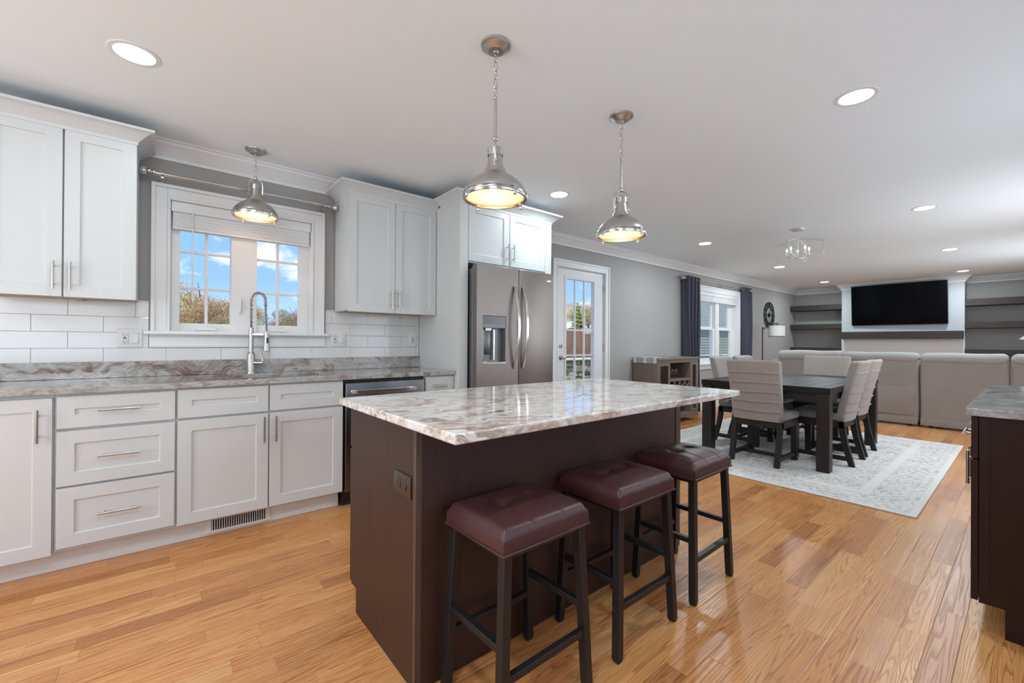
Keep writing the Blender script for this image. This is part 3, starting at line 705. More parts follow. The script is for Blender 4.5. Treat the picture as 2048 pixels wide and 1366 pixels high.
for dn, X in ((ldo, 2.338), (rdo, 2.432)):
    pts = [Vector((X+(.006*math.sin(PI*k/24)), YF-.008-.052*math.sin(PI*k/24)**.8, .925+.70*k/24)) for k in range(25)]
    hb = MB().loft(pts, (1, 0, 0), .026, .014)
    hb.build('handle', 'steel_bright', dn, .003)

# ------------------------------------------------------------------ island
IX0, IX1, IY0, IY1, IZ = .612, 2.376, .976, 1.925, .899
it = MB().box(IX0, IX1, IY0, IY1, IZ-.03, IZ)
tag(it.build('island_countertop', 'granite_island', None, .005, seg=3), 'polished white and brown veined granite top on the dark kitchen island', 'countertop')
isl = thing('kitchen_island', 'dark brown wooden kitchen island base beneath the white granite top', 'island', (1.48, 1.5, 0))
EX, PX, PY = .650, 2.300, 1.268; zt = IZ-.031
MB().prism([(PY+.024, 0), (1.812, 0), (1.812, .102), (1.872, .102), (1.872, zt), (PY+.024, zt)], EX, EX+.018, 'yz').build('end_panel', 'island_wood', isl, .001)
MB().prism([(PY+.024, 0), (1.812, 0), (1.812, .102), (1.872, .102), (1.872, zt), (PY+.024, zt)], PX-.018, PX, 'yz').build('end_panel', 'island_wood', isl, .001)
MB().box(EX+.02, PX-.02, PY+.004, PY+.022, 0, zt).build('back_panel', 'island_wood', isl)
for a, b in ((EX, EX+.02), (PX-.045, PX)): MB().box(a, b, PY, PY+.024, 0, zt).build('corner_trim', 'island_trim', isl, .0015)
MB().box(EX-.003, EX, PY, PY+.018, 0, zt).build('corner_trim', 'island_trim', isl, .001)
MB().box(EX+.019, PX-.019, PY+.023, 1.872, .102, zt).box(EX+.02, PX-.02, 1.80, 1.812, 0, .102).build('carcass', 'island_wood', isl)
for k in range(3):
    w_ = (PX-EX-.004)/3; a = EX+.002+k*w_
    front('door', a, a+w_-.004, .108, .68, 1.893, isl, a+w_/2, .60, .15, 'z', 1, m='island_wood'); front('drawer', a, a+w_-.004, .69, zt-.012, 1.893, isl, a+w_/2, .77, .15, 'x', 1, m='island_wood')
oy, oz = 1.365, .660
ol = thing('island_outlet', 'dark bronze outlet plate on the end of the island', 'outlet', (EX, oy, oz), 'wall outlets')
MB().rbox(EX-.007, EX, oy-.064, oy+.064, oz-.037, oz+.037, .003).build('cover_plate', 'bronze_plastic', ol)
for s_ in (-1, 1):
    q = MB().lathe([(.0, -.011), (.017, -.011), (.0185, -.009), (.0185, -.005)], (EX, oy+s_*.021, oz), 20, 'x').build('receptacle', 'bronze_plastic', ol)
    MB().box(EX-.0118, EX-.0108, oy+s_*.021-.008, oy+s_*.021+.0, oz+.005, oz+.0075).box(EX-.0118, EX-.0108, oy+s_*.021-.008, oy+s_*.021+.0, oz-.0075, oz-.005).build('slots', 'black_plastic', q)

# ------------------------------------------------------------------ bar stools
def make_stool():
    t_ = thing('bar_stool', '', 'stool', (0, 0, 0), 'leather bar stools at the island')
    HX, HY, zb, zt_ = .183, .152, .545, .606
    def top(u, v):
        X, Y = (u*2-1), (v*2-1)
        e = max(abs(X), abs(Y)); rx = max(0, abs(X)-.90)/.10; ry = max(0, abs(Y)-.88)/.12; rr_ = min(1, math.hypot(rx, ry))
        z = zt_+.024*(1-abs(X)**3)*(1-abs(Y)**3)+.009*abs(X)**3*(1-rr_) - .016*(1-math.sqrt(max(0, 1-rr_*rr_)))
        for tx in (-.36, .36):
            z -= .024*math.exp(-(((X-tx)/.15)**2+((Y-.05)/.17)**2))
            z -= .0035*math.exp(-((X-tx)/.022)**2)
        if abs(X) < .40: z -= .008*math.exp(-((Y-.05)/.05)**2)
        sx = .978
        return (X*HX*sx, Y*HY*sx, z)
    mb = MB(); nu, nv = 56, 48; g = mb.grid(top, nu, nv)
    per = [g[i][0] for i in range(nu+1)]+[g[nu][j] for j in range(1, nv+1)]+[g[i][nv] for i in range(nu-1, -1, -1)]+[g[0][j] for j in range(nv-1, 0, -1)]
    prev = per
    for k, (sc, z) in enumerate(((1.012, .584), (1.020, .572), (1.022, .558), (1.014, zb))):
        ring = [mb.bm.verts.new((v.co.x*sc, v.co.y*sc, z)) for v in per]
        n = len(per)
        for j in range(n): mb.bm.faces.new((prev[j], prev[(j+1) % n], ring[(j+1) % n], ring[j]))
        prev = ring
    mb.bm.faces.new(prev[::-1])
    seat = mb.build('seat', 'leather', t_, smooth=70)
    MB().tube([(-HX-.001, -HY-.001, zb), (HX+.001, -HY-.001, zb), (HX+.001, HY+.001, zb), (-HX-.001, HY+.001, zb)], .0045, 6, True).build('welt', 'leather', seat)
    MB().box(-.168, .168, -.138, .138, zb-.022, zb-.002).build('seat_frame', 'black_metal', t_, .002)
    def leg(sx, sy, z):
        k = (zb-.004-z)/(zb-.004); return Vector((sx*(.158+k*.026), sy*(.128+k*.018), z))
    for sx in (-1, 1):
        for sy in (-1, 1):
            q = MB().beam(leg(sx, sy, .008), leg(sx, sy, zb-.004), .030, .030, (0, 1, 0)).build('leg', 'black_metal', t_, .002)
            p = leg(sx, sy, 0); MB().box(p.x-.012, p.x+.012, p.y-.012, p.y+.012, 0, .009).build('foot_glide', 'rubber', q)
    for sy in (-1, 1): MB().beam(leg(-1, sy, .185), leg(1, sy, .185), .022, .022).build('foot_rail', 'black_metal', t_, .0015)
    for sx in (-1, 1): MB().beam(leg(sx, -1, .270), leg(sx, 1, .270), .022, .022).build('side_rail', 'black_metal', t_, .0015)
    return t_
st = make_stool()
for i, (X, rz, lb) in enumerate(((.928, .5, 'burgundy leather bar stool nearest the camera at the island'), (1.466, -.5, 'burgundy leather bar stool in the middle of the row of three'), (2.0, .8, 'burgundy leather bar stool at the far end of the island'))):
    o = st if i == 0 else copy_tree(st); o.location = (X, 1.087, 0); o.rotation_euler.z = R(rz); o['label'] = lb

# ------------------------------------------------------------------ espresso cabinet on the right
RX, RY, RZ = 2.545, .150, .893
rc = thing('espresso_cabinet', 'dark espresso base cabinet with drawer and doors at the right edge', 'cabinet', (3.3, -.2, 0))
MB().prism([(RY-.022, .115), (RY-.022, RZ-.031), (-.5, RZ-.031), (-.5, 0), (.058, 0), (.058, .115)], RX, RX+.018, 'yz').build('end_panel', 'cabinet_espresso', rc, .001)
MB().box(RX-.004, RX, RY-.052, RY-.022, .115, RZ-.031).build('face_frame', 'cabinet_espresso', rc, .001)
MB().box(RX+.018, 4.10, -.5, RY-.024, .115, RZ-.031).box(RX+.018, 4.10, -.5, .050, 0, .115).build('carcass', 'cabinet_espresso', rc)
for a, b, hx in ((RX-.002, 2.905, 2.845), (2.910, 3.27, 2.97), (3.275, 3.68, 3.62), (3.685, 4.09, 3.75)):
    front('door', a, b, .121, .685, RY, rc, hx, .592, .150, 'z', 1, m='cabinet_espresso'); front('drawer', a, b, .690, RZ-.036, RY, rc, (a+b)/2, .772, .150, 'x', 1, m='cabinet_espresso')
tag(MB().box(2.512, 4.13, -.52, .164, RZ-.03, RZ).build('side_countertop', 'granite_gray', None, .004, seg=3), 'gray streaked granite top on the espresso cabinet at right', 'countertop')

# ------------------------------------------------------------------ pendants and ceiling lights
def pendant(X, Y, zr, rod, rot, label):
    p = thing('pendant_lamp', label, 'pendant light', (X, Y, zr), 'industrial nickel pendants')
    dome = [(.131, .006), (.131, .014), (.128, .026), (.121, .040), (.108, .056), (.091, .072), (.074, .083), (.060, .091), (.050, .100), (.046, .110), (.044, .118), (.038, .122), (.033, .145), (.030, .165), (.029, .178)]
    sh = MB().lathe([(r_, zr+h) for r_, h in dome]+[(.027, zr+.178), (.028, zr+.163)]+[(r_-.0035, zr+h) for r_, h in dome[:-2][::-1]]+[(.131, zr+.006)], (X, Y, 0), 48).build('shade', 'nickel', p, smooth=40)
    MB().lathe([(r_-.0038, zr+h-.001) for r_, h in dome[:12]], (X, Y, 0), 40).build('reflector', 'plastic_white', sh)
    MB().lathe([(.0335, zr+.176), (.0335, zr+.206), (.031, zr+.209), (.012, zr+.211), (.008, zr+.222), (0, zr+.222)], (X, Y, 0), 28).lathe([(0, zr+.176), (.0335, zr+.176)], (X, Y, 0), 28).build('socket_cap', 'nickel', p)
    rb = MB().lathe([(.129, zr-.012), (.138, zr-.012), (.140, zr-.004), (.140, zr+.003), (.134, zr+.005), (.1395, zr+.008), (.1365, zr+.013), (.131, zr+.013), (.127, zr+.004)], (X, Y, 0), 56)
    bmesh.ops.remove_doubles(rb.bm, verts=rb.bm.verts[:], dist=1e-6)
    rim = rb.build('rim', 'steel_bright', p, smooth=30)
    MB().lathe([(0, zr-.010), (.06, zr-.009), (.130, zr-.004)], (X, Y, 0), 40).build('lens', 'lens_glass', p)
    MB().sphere((X, Y, zr+.045), .024, 16).build('bulb', 'bulb_warm', p)
    for k in range(4):
        a = R(rot)+k*PI/2+.6; cx, cy = X+.143*math.cos(a), Y+.143*math.sin(a); k_ = Vector((math.cos(a), math.sin(a), 0))
        q = MB().beam(Vector((cx, cy, zr-.013))-k_*.002, Vector((cx, cy, zr+.016))-k_*.004, .012, .010, k_)
        q.lathe([(0, zr-.028), (.0075, zr-.027), (.0085, zr-.020), (.006, zr-.012)], (cx, cy, 0), 12).cyl(Vector((cx, cy, zr+.010))+Vector((-k_.y, k_.x, 0))*.010, Vector((cx, cy, zr+.010))-Vector((-k_.y, k_.x, 0))*.010, .004, 8)
        q.build('clamp', 'steel_bright', rim)
    ax = Vector((math.cos(R(rot)), math.sin(R(rot)), 0)); C0 = Vector((X, Y, 0))
    ypts = [C0+ax*.040+Vector((0, 0, zr+.140)), C0+ax*.041+Vector((0, 0, zr+.205))]+[C0+ax*.041*math.cos(PI*k/10)+Vector((0, 0, zr+.205+.042*math.sin(PI*k/10))) for k in range(1, 10)]+[C0-ax*.041+Vector((0, 0, zr+.205)), C0-ax*.040+Vector((0, 0, zr+.140))]
    ym = MB().tube(ypts, .0045, 8)
    for s_ in (-1, 1): ym.cyl(C0+ax*s_*.033+Vector((0, 0, zr+.142)), C0+ax*s_*.049+Vector((0, 0, zr+.142)), .007, 10)
    ym.sphere((X, Y, zr+.252), .0125, 12).build('yoke', 'steel_bright', p)
    z0 = zr+.262
    if rod:
        MB().cyl((X, Y, z0), (X, Y, z0+rod), .0062, 12).sphere((X, Y, z0+rod+.004), .009, 10).build('rod', 'nickel', p); z0 += rod+.008
    zc = ZC-.036; n = max(2, round((zc-z0)/.036)); st_ = (zc-z0)/n
    ch = MB()
    for k in range(n):
        zc_ = z0+st_*(k+.5); h = st_/2+.001; w_ = .0085
        d_ = Vector((1, 0, 0)) if k % 2 else Vector((0, 1, 0)); pts = []
        for j in range(14):
            a = 2*PI*j/14; pts.append(Vector((X, Y, zc_+h*math.sin(a)*(1 if abs(math.sin(a)) > .5 else 1)))+d_*w_*math.copysign(abs(math.cos(a))**.6, math.cos(a)))
        ch.tube(pts, .0020, 6, True)
    ch.build('chain', 'steel_bright', p)
    MB().lathe([(0, ZC-.038), (.010, ZC-.038), (.014, ZC-.033), (.034, ZC-.031), (.050, ZC-.020), (.058, ZC-.012), (.064, ZC-.010), (.066, ZC-.001), (0, ZC-.001)], (X, Y, 0), 36).build('canopy', 'nickel', p, smooth=28)
    return p
pendant(1.125, 1.482, 1.779, .165, 53, 'nickel dome pendant hanging over the near end of the island')
pendant(2.027, 1.484, 1.765, .165, -40, 'nickel dome pendant hanging over the far end of the island')
pendant(.503, 3.343, 1.995, 0, -10, 'small nickel pendant on a short chain in front of the sink window')

def downlight(X, Y, label, E=6.2):
    o = thing('recessed_light', label, 'ceiling light', (X, Y, ZC), 'recessed ceiling lights')
    MB().lathe([(.072, ZC-.001), (.074, ZC-.004), (.092, ZC-.003), (.095, ZC)], (X, Y, 0), 40).build('trim_ring', 'trim_white', o)
    MB().lathe([(0, ZC-.0015), (.0725, ZC-.0015)], (X, Y, 0), 40).build('led_panel', 'led_panel', o)
    l_ = bpy.data.lights.new('recessed_lamp', 'AREA'); l_.shape = 'DISK'; l_.size = .14; l_.energy = E*(2.1 if X > 5 else 1.); l_.color = (.78, .93, 1.0)
    q = bpy.data.objects.new('lamp_light', l_); COL.objects.link(q); q.parent = o; q.location = (0, 0, -.010)
    return o
downlight(-.09, 2.58, 'recessed light in the ceiling above the left wall cabinets', 3.)
downlight(2.80, .58, 'recessed light in the ceiling at upper right of the picture, nearest on that side', 10.)
downlight(2.69, 2.62, 'recessed light in the ceiling in front of the fridge')
downlight(5.44, 2.675, 'recessed light in the ceiling before the gray wall, beyond the far pendant')
downlight(5.57, .635, 'recessed light in the ceiling right of the chandelier, second nearest on the right')
downlight(8.25, .69, 'recessed light in the ceiling above the right end of the sofa')
downlight(8.035, 2.678, 'recessed light in the ceiling right above the curtained window')
downlight(10.66, 2.715, 'recessed light in the ceiling before the left shelves')
downlight(10.82, .742, 'recessed light in the ceiling just right above the television')
downlight(-.10, .55, 'recessed light added for fill in the ceiling above the camera, out of view', 11.)  # extra lamp added to brighten the room from above the camera
downlight(-2.0, 1.6, 'recessed light added for fill in the ceiling behind the camera, out of view', 9.)  # second added lamp, unseen, brightens the room from behind

# chandelier over the table
cx, cy = 5.537, 1.662
cd = thing('chandelier', 'silver open cage chandelier with candle bulbs above the dining table', 'chandelier', (cx, cy, ZC))
MB().lathe([(0, ZC-.022), (.05, ZC-.020), (.062, ZC-.008), (.065, ZC-.001), (0, ZC-.001)], (cx, cy, 0), 28).build('canopy', 'pale_silver', cd)
MB().cyl((cx, cy, ZC-.02), (cx, cy, 2.13), .005, 8).lathe([(0, 2.315), (.012, 2.315), (.012, 2.29), (0, 2.29)], (cx, cy, 0), 12).build('stem', 'pale_silver', cd)
for a in (PI/2-.05, -.05):
    d_ = Vector((math.cos(a), math.sin(a), 0)); C0 = Vector((cx, cy, 0)); w_ = .25; pts = []
    for k in range(13): u = -1+k/6; pts.append(C0+d_*w_*u+Vector((0, 0, 2.325-.065*abs(u)**1.6)))
    for k in range(1, 13): u = 1-k/6; pts.append(C0+d_*w_*(u*.97)+Vector((0, 0, 2.115+.045*abs(u)**1.6)))
    mb = MB()
    for p_, q_ in zip(pts, pts[1:]+pts[:1]): mb.beam(p_, q_, .005, .010)
    mb.build('cage_hoop', 'pale_silver', cd)
    for s_ in (-1, 1):
        sd_ = Vector((-d_.y, d_.x, 0)); hp = [C0+d_*s_*w_+sd_*(.09*math.sin(PI*k/8)*0)+d_*s_*(-.085+.085*math.cos(PI*k/8))+Vector((0, 0, 2.262+.0-.0*k+.035*math.sin(PI*k/8))) for k in range(9)]
        MB().tube(hp, .004, 6).tube([h+Vector((0, 0, -.10-.07*math.sin(PI*k/8)-.035*math.sin(PI*k/8))) for k, h in enumerate(hp)], .004, 6).build('scroll', 'pale_silver', cd)
for k in range(5):
    a = 2*PI*k/5+.3; X, Y = cx+.11*math.cos(a), cy+.11*math.sin(a)
    q = MB().tube([(cx, cy, 2.135), (cx+.06*math.cos(a), cy+.06*math.sin(a), 2.125), (X, Y, 2.14)], .004, 6).lathe([(0, 2.138), (.016, 2.142), (.018, 2.150), (.008, 2.152), (.008, 2.192), (0, 2.192)], (X, Y, 0), 12).build('candle_arm', 'pale_silver', cd)
    MB().lathe([(0, 2.192), (.008, 2.197), (.011, 2.210), (.007, 2.226), (0, 2.240)], (X, Y, 0), 10).build('candle_bulb', 'candle_bulb', q)

# ------------------------------------------------------------------ glazed door
dr = thing('door_1', 'white glazed door with fifteen panes and nickel knob beside the fridge', 'door', (4.13, YW, 0), kind='structure')
casing(MB(), D1[0]+.015, D1[1]-.015, 0, 2.066, .088, YW).build('casing', 'trim_white', dr, .002)
MB().box(D1[0], D1[0]+.02, YW, YW+.15, 0, 2.078).box(D1[1]-.02, D1[1], YW, YW+.15, 0, 2.078).box(D1[0], D1[1], YW, YW+.15, 2.06, 2.078).box(D1[0], D1[1], YW+.01, YW+.15, 0, .018).build('jamb', 'trim_white', dr)
gx0, gx1, gz0, gz1 = 3.850, 4.372, .36, 1.934; dy = YW+.010
leafp = MB().ring((3.689, 4.566, .02, 2.056), (gx0-.012, gx1+.012, gz0-.012, gz1+.012), dy, dy+.044, 'xz').build('leaf', 'door_white', dr, .0015)
MB().ring((gx0-.03, gx1+.03, gz0-.03, gz1+.03), (gx0, gx1, gz0, gz1), dy-.008, dy+.05, 'xz').build('glazing_frame', 'door_white', leafp, .003)
g = MB()
for k in (1, 2): g.box(gx0+(gx1-gx0)*k/3-.009, gx0+(gx1-gx0)*k/3+.009, dy+.006, dy+.030, gz0, gz1)
for k in range(1, 5): g.box(gx0, gx1, dy+.005, dy+.029, gz0+(gz1-gz0)*k/5-.009, gz0+(gz1-gz0)*k/5+.009)
g.build('grille', 'door_white', leafp, .002)
MB().box(gx0-.005, gx1+.005, dy+.034, dy+.040, gz0-.005, gz1+.005).build('pane', 'window_glass', leafp)
for z, L_ in ((.967, 'knob'), (1.107, 'deadbolt')):
    prof = [(.030, 0), (.031, -.004), (.027, -.008), (.012, -.010), (.011, -.030), (.020, -.036), (.027, -.048), (.024, -.060), (.012, -.066), (0, -.067)] if L_ == 'knob' else [(.028, 0), (.029, -.006), (.024, -.012), (0, -.013)]
    k = MB().lathe(prof, (3.758, dy, z), 24, 'y')
    if L_ == 'deadbolt': k.rbox(3.754, 3.762, dy-.030, dy-.010, z-.015, z+.015, .003)
    k.build(L_, 'nickel', leafp)
for z in (.25, 1.086, 1.872): MB().cyl((4.570, dy-.006, z-.05), (4.570, dy-.006, z+.05), .007, 10).box(4.555, 4.585, dy-.004, dy, z-.05, z+.05).build('hinge', 'nickel', dr)

# ------------------------------------------------------------------ living room window
w2 = thing('window_2', 'white double hung window pair between dark curtains', 'window', (7.86, YW, .8), kind='structure')
casing(MB(), W2[0]+.008, W2[1]-.008, .80, 2.048, .105, YW).build('casing', 'trim_white', w2, .002)
MB().box(W2[0], W2[0]+.015, YW, YW+.15, .8, 2.055).box(W2[1]-.015, W2[1], YW, YW+.15, .8, 2.055).box(W2[0], W2[1], YW, YW+.15, 2.04, 2.055).box(W2[0], W2[1], YW, YW+.15, .8, .815).box(7.80, 7.93, YW+.025, YW+.14, .81, 2.045).build('frame', 'trim_white', w2, .002)
for a, b in ((7.19, 7.735), (7.99, 8.43)):
    x0, x1 = (W2[0]+.015, 7.80) if a < 7.5 else (7.93, W2[1]-.015)
    for z0, z1, yy, nm in ((.815, 1.42, YW+.045, 'lower_sash'), (1.40, 2.04, YW+.085, 'upper_sash')):
        q = MB().ring((x0, x1, z0, z1), (a, b, z0+(.07 if z0 < 1 else .045), z1-(.03 if z0 < 1 else .05)), yy, yy+.035, 'xz').build(nm, 'trim_white', w2, .003)
        MB().box(a-.005, b+.005, yy+.014, yy+.02, z0+.03, z1-.02).build('pane', 'window_glass', q)
MB().rbox(W2[0]-.13, W2[1]+.13, YW-.06, YW+.03, .778, .802, .006).build('sill', 'trim_white', w2)
MB().box(W2[0]-.10, W2[1]+.10, YW-.02, YW, .70, .778).build('apron', 'trim_white', w2, .003)
blind('white slatted blind drawn up over the curtained window', 7.125, 8.605, YW-.004, 2.045, 1.985, 1.885, .45)
rd = thing('curtain_rod', 'thin nickel curtain rod with round ends holding the dark curtains', 'curtain rod', (7.8, YW-.08, 2.2), 'curtain rods')
MB().cyl((6.50, YW-.085, 2.195), (9.02, YW-.085, 2.195), .0095, 12).build('rod', 'nickel', rd)
for X, s_ in ((6.50, -1), (9.02, 1)): MB().lathe([(.01, 0), (.016, .004*s_), (.016, .014*s_), (.010, .018*s_), (.030, .035*s_), (.034, .055*s_), (.028, .075*s_), (0, .085*s_)], (X, YW-.085, 2.195), 18, 'x').build('finial', 'nickel', rd)
for X in (6.53, 7.86, 8.99): MB().box(X-.005, X+.005, YW-.092, YW-.001, 2.176, 2.184).box(X-.012, X+.012, YW-.005, YW-.0005, 2.14, 2.20).build('bracket', 'nickel', rd)
def curtain(label, x0, x1, waves, flip):
    c = thing('curtain', label, 'curtain', ((x0+x1)/2, YW-.085, 0), 'window curtains')
    def fn(u, v):
        a = u*waves*2*PI; z = .015+2.225*v; sp = 1-.06*math.sin(v*PI)
        X = (x0+x1)/2+((x0-x1)/2+(x1-x0)*u)*sp; amp = .040+.012*math.sin(3*u+2*v)
        return (X+.010*math.sin(a*2+v*3), YW-.085+amp*math.sin(a+flip)+.006*math.sin(v*9+u*5), z)
    mb = MB(); mb.grid(fn, int(waves*18), 26)
    o = mb.build('panel', 'curtain_fabric', c, smooth=80); k = o.modifiers.new('thick', 'SOLIDIFY'); k.thickness = .003
    for i in range(int(waves*2)):
        u = (i+.5-(flip/PI))/(waves*2) % 1.
        X, Y, _ = fn(u, .98)
        MB().tube([(X+.003*math.cos(q), YW-.085+.022*math.cos(q), 2.195+.022*math.sin(q)) for q in [2*PI*j/16 for j in range(16)]], .0045, 6, True).build('grommet', 'nickel', c)
    return c
curtain('dark navy curtain panel left of the window beside the wine buffet', 6.49, 7.02, 4.5, 0.)
curtain('dark navy curtain panel right of the window beside the wall clock', 8.70, 9.06, 2.5, 1.5)

# ------------------------------------------------------------------ rug and dining set
rg = MB().rbox(-1.58, 1.58, -1.225, 1.225, .0005, .011, .003, 2).build('area_rug', 'rug_pile', None); rg.location = (5.43, 1.695, 0)
tag(rg, 'ivory rug with a worn gray pattern under the dining set', 'rug')
ZR = .0115
TX0, TX1, TY0, TY1 = 4.525, 6.40, 1.108, 2.258
dt = thing('dining_table', 'dark wooden dining table with square legs on the ivory rug', 'table', (5.46, 1.69, ZR))
tt = MB(); n = 7
for k in range(n):
    a = TY0+.09+(TY1-TY0-.18)*k/n; tt.box(TX0+.09, TX1-.09, a+.0008, a+(TY1-TY0-.18)/n-.0008, .725, .760)
tt.box(TX0, TX0+.0885, TY0, TY1, .705, .760).box(TX1-.0885, TX1, TY0, TY1, .705, .760).box(TX0+.09, TX1-.09, TY0, TY0+.0885, .705, .760).box(TX0+.09, TX1-.09, TY1-.0885, TY1, .705, .760)
tt.build('tabletop', 'table_wood', dt, .0025)
MB().ring((TX0+.03, TX1-.03, TY0+.03, TY1-.03), (TX0+.055, TX1-.055, TY0+.055, TY1-.055), .635, .704).build('apron', 'table_leg_wood', dt)
for X in (TX0+.006, TX1-.106):
    for Y in (TY0+.006, TY1-.106): MB().box(X, X+.10, Y, Y+.10, ZR, .704).build('leg', 'table_leg_wood', dt, .003)

def make_chair():
    c = thing('dining_chair', '', 'chair', (0, 0, 0), 'upholstered dining chairs')
    s_ = MB().rbox(-.235, .235, -.19, .265, .412, .482, .030, 4)
    for v in s_.bm.verts:
        if v.co.z > .46: v.co.z += .014*(1-(v.co.x/.235)**2)*(1-((v.co.y-.04)/.23)**2)
    s_.build('seat', 'chair_fabric_seat', c, smooth=60)
    def lean(z): return -.115-.125*(max(0, z-.40)/.58)**1.15
    b = MB()
    def fn(u, v):
        z = .408+.575*v; w_ = .218+.018*v; a = u*2*PI
        ex = 6.; X = math.copysign(abs(math.cos(a))**(2/ex), math.cos(a))*w_; Yq = math.copysign(abs(math.sin(a))**(2/ex), math.sin(a))
        e = min(1, (1-v)/.045); ins = (1-math.sqrt(max(0, 1-(1-e)**2)))*.035
        X *= 1-ins/.22; t_ = .042*(1-ins/.05)
        if Yq < 0 and abs(X) < w_*.985:
            for zz in (.502, .592, .682, .772, .865):
                d_ = z-zz
                if -.02 < d_ < .012: t_ += .0055*(1-abs(d_)/.02) if d_ < 0 else .0055*(1-d_/.012)
        return (X, lean(z)-.045+Yq*t_+.018*(X/.22)**2, z)
    g = b.grid(fn, 56, 110)
    bmesh.ops.remove_doubles(b.bm, verts=b.bm.verts[:], dist=1e-5)
    b.bm.faces.new([g[i][110] for i in range(56) if g[i][110].is_valid]) if all(g[i][110].is_valid for i in range(56)) else None
    b.bm.faces.new([g[i][0] for i in range(55, -1, -1) if g[i][0].is_valid]) if all(g[i][0].is_valid for i in range(56)) else None
    bk_ = b.build('backrest', 'chair_fabric', c, smooth=60)
    rb = MB()
    for zz in (.502, .592, .682, .772, .865):
        w_ = .218+.018*(zz-.408)/.575
        rb.tube([(X*w_, lean(zz)-.045-.0475+.018*(X*w_/.22)**2-.002, zz-.001+.004*math.sin(X*2.2+zz*9)) for X in [-.93+1.86*k/10 for k in range(11)]], [.001]+[.0033]*9+[.001], 6)
    rb.build('tuck_seams', 'chair_fabric', bk_)
    MB().ring((-.222, .222, -.18, .255), (-.195, .195, -.150, .225), .345, .413).build('apron', 'chair_wood', c, .002)
    for sx in (-1, 1):
        MB().hexa([(sx*.2-.025, .195, 0), (sx*.2+.025, .195, 0), (sx*.2+.025, .245, 0), (sx*.2-.025, .245, 0), (sx*.2-.025, .19, .40), (sx*.2+.025, .19, .40), (sx*.2+.025, .25, .40), (sx*.2-.025, .25, .40)]).build('leg', 'chair_wood', c, .003)
        cur = [(-.262, 0), (-.217, 0), (-.19, .10), (-.165, .20), (-.145, .30), (-.132, .405), (-.185, .405), (-.195, .30), (-.212, .20), (-.238, .10)]
        MB().prism(cur, sx*.2-.022, sx*.2+.022, 'yz').build('leg', 'chair_wood', c, .003)
        MB().box(sx*.2-.013, sx*.2+.013, -.225, .20, .045, .085).build('side_stretcher', 'chair_wood', c, .002)
    MB().box(-.19, .19, -.03, -.004, .050, .082).build('cross_stretcher', 'chair_wood', c, .002)
    return c
ch0 = make_chair()
for i, (X, Y, rz, sx, lb) in enumerate((
    (4.600, 1.668, -90, 1, 'gray tufted dining chair at the near end of the table, back towards the camera'),
    (5.165, 1.285, 0, 1, 'gray tufted dining chair on the right table side, nearer of the two'),
    (5.715, 1.295, 0, 1, 'gray tufted dining chair on the right table side, farther of the two'),
    (5.285, 2.135, 180, 1, 'gray dining chair on the window side of the table, nearer of the two'),
    (5.90, 2.135, 180, 1, 'gray dining chair on the window side of the table, farther of the two'),
    (6.42, 1.675, 90, 1.07, 'gray dining chair at the far table end in front of the sofa'))):
    o = ch0 if i == 0 else copy_tree(ch0); o.location = (X, Y, ZR); o.rotation_euler.z = R(rz); o.scale = (sx, 1, 1); o['label'] = lb

# ------------------------------------------------------------------ wine buffet
bx0, bx1, by0, by1, bz = 5.205, 6.325, 3.205, 3.585, .945
bf = thing('wine_buffet', 'rustic gray oak wine buffet against the gray wall before the window', 'buffet', (5.76, 3.4, 0))
MB().box(bx0-.008, bx1+.012, by0-.012, by1, bz-.028, bz).build('top', 'buffet_wood', bf, .002)
MB().box(bx0, bx0+.02, by0, by1, .06, bz-.029).build('side_panel', 'buffet_wood', bf); MB().box(bx1-.02, bx1, by0, by1, .06, bz-.029).build('side_panel', 'buffet_wood', bf)
MB().box(bx0+.02, bx1-.02, by1-.012, by1-.002, .08, bz-.03).build('back_panel', 'buffet_wood', bf)
fr = MB().box(bx0+.02, bx1-.02, by0+.002, by0+.022, bz-.075, bz-.029).box(bx0+.02, bx1-.02, by0+.002, by0+.022, .07, .14)
for X in (bx0+.02, 5.505, 6.098, bx1-.04): fr.box(X, X+.028 if X < 6.2 else X+.02, by0+.003, by0+.021, .14, bz-.075)
fr.build('face_frame', 'buffet_wood', bf, .001)
for a in (5.525, 6.105): MB().box(a, a+.015, by0+.025, by1-.012, .14, bz-.03).build('divider', 'buffet_wood', bf)
MB().box(bx0+.02, bx1-.02, by0+.03, by1-.012, .12, .14).box(5.541, 6.104, by0+.006, by1-.012, .605, .638).box(bx0+.02, 5.524, by0+.03, by1-.012, .50, .512).box(6.121, bx1-.02, by0+.03, by1-.012, .50, .512).box(5.541, 6.104, by0+.006, by1-.012, .40, .415).build('shelf', 'buffet_wood', bf)
for a, b in ((5.252, 5.503), (6.128, 6.284)):
    q = MB().ring((a, b, .145, bz-.08), (a+.026, b-.026, .175, bz-.112), by0-.002, by0+.014, 'xz').build('door', 'buffet_wood', bf, .0015)
    MB().box(a+.022, b-.022, by0+.005, by0+.009, .171, bz-.108).build('door_glass', 'cabinet_glass', q)
xr = MB()
for k in range(4):
    a = 5.545+k*.14; xr.beam((a+.01, by0+.02, .42), (a+.13, by0+.02, .60), .02, .012, (0, 1, 0)).beam((a+.13, by0+.03, .42), (a+.01, by0+.03, .60), .02, .012, (0, 1, 0))
xr.build('bottle_lattice', 'buffet_wood', bf)
sr = MB()
for k in range(6):
    a = 5.58+k*.098; sr.box(a-.006, a+.006, by0+.03, by1-.03, bz-.055, bz-.03).box(a-.016, a+.016, by0+.03, by1-.03, bz-.062, bz-.055)
sr.build('stemware_rack', 'silver_gray', bf)
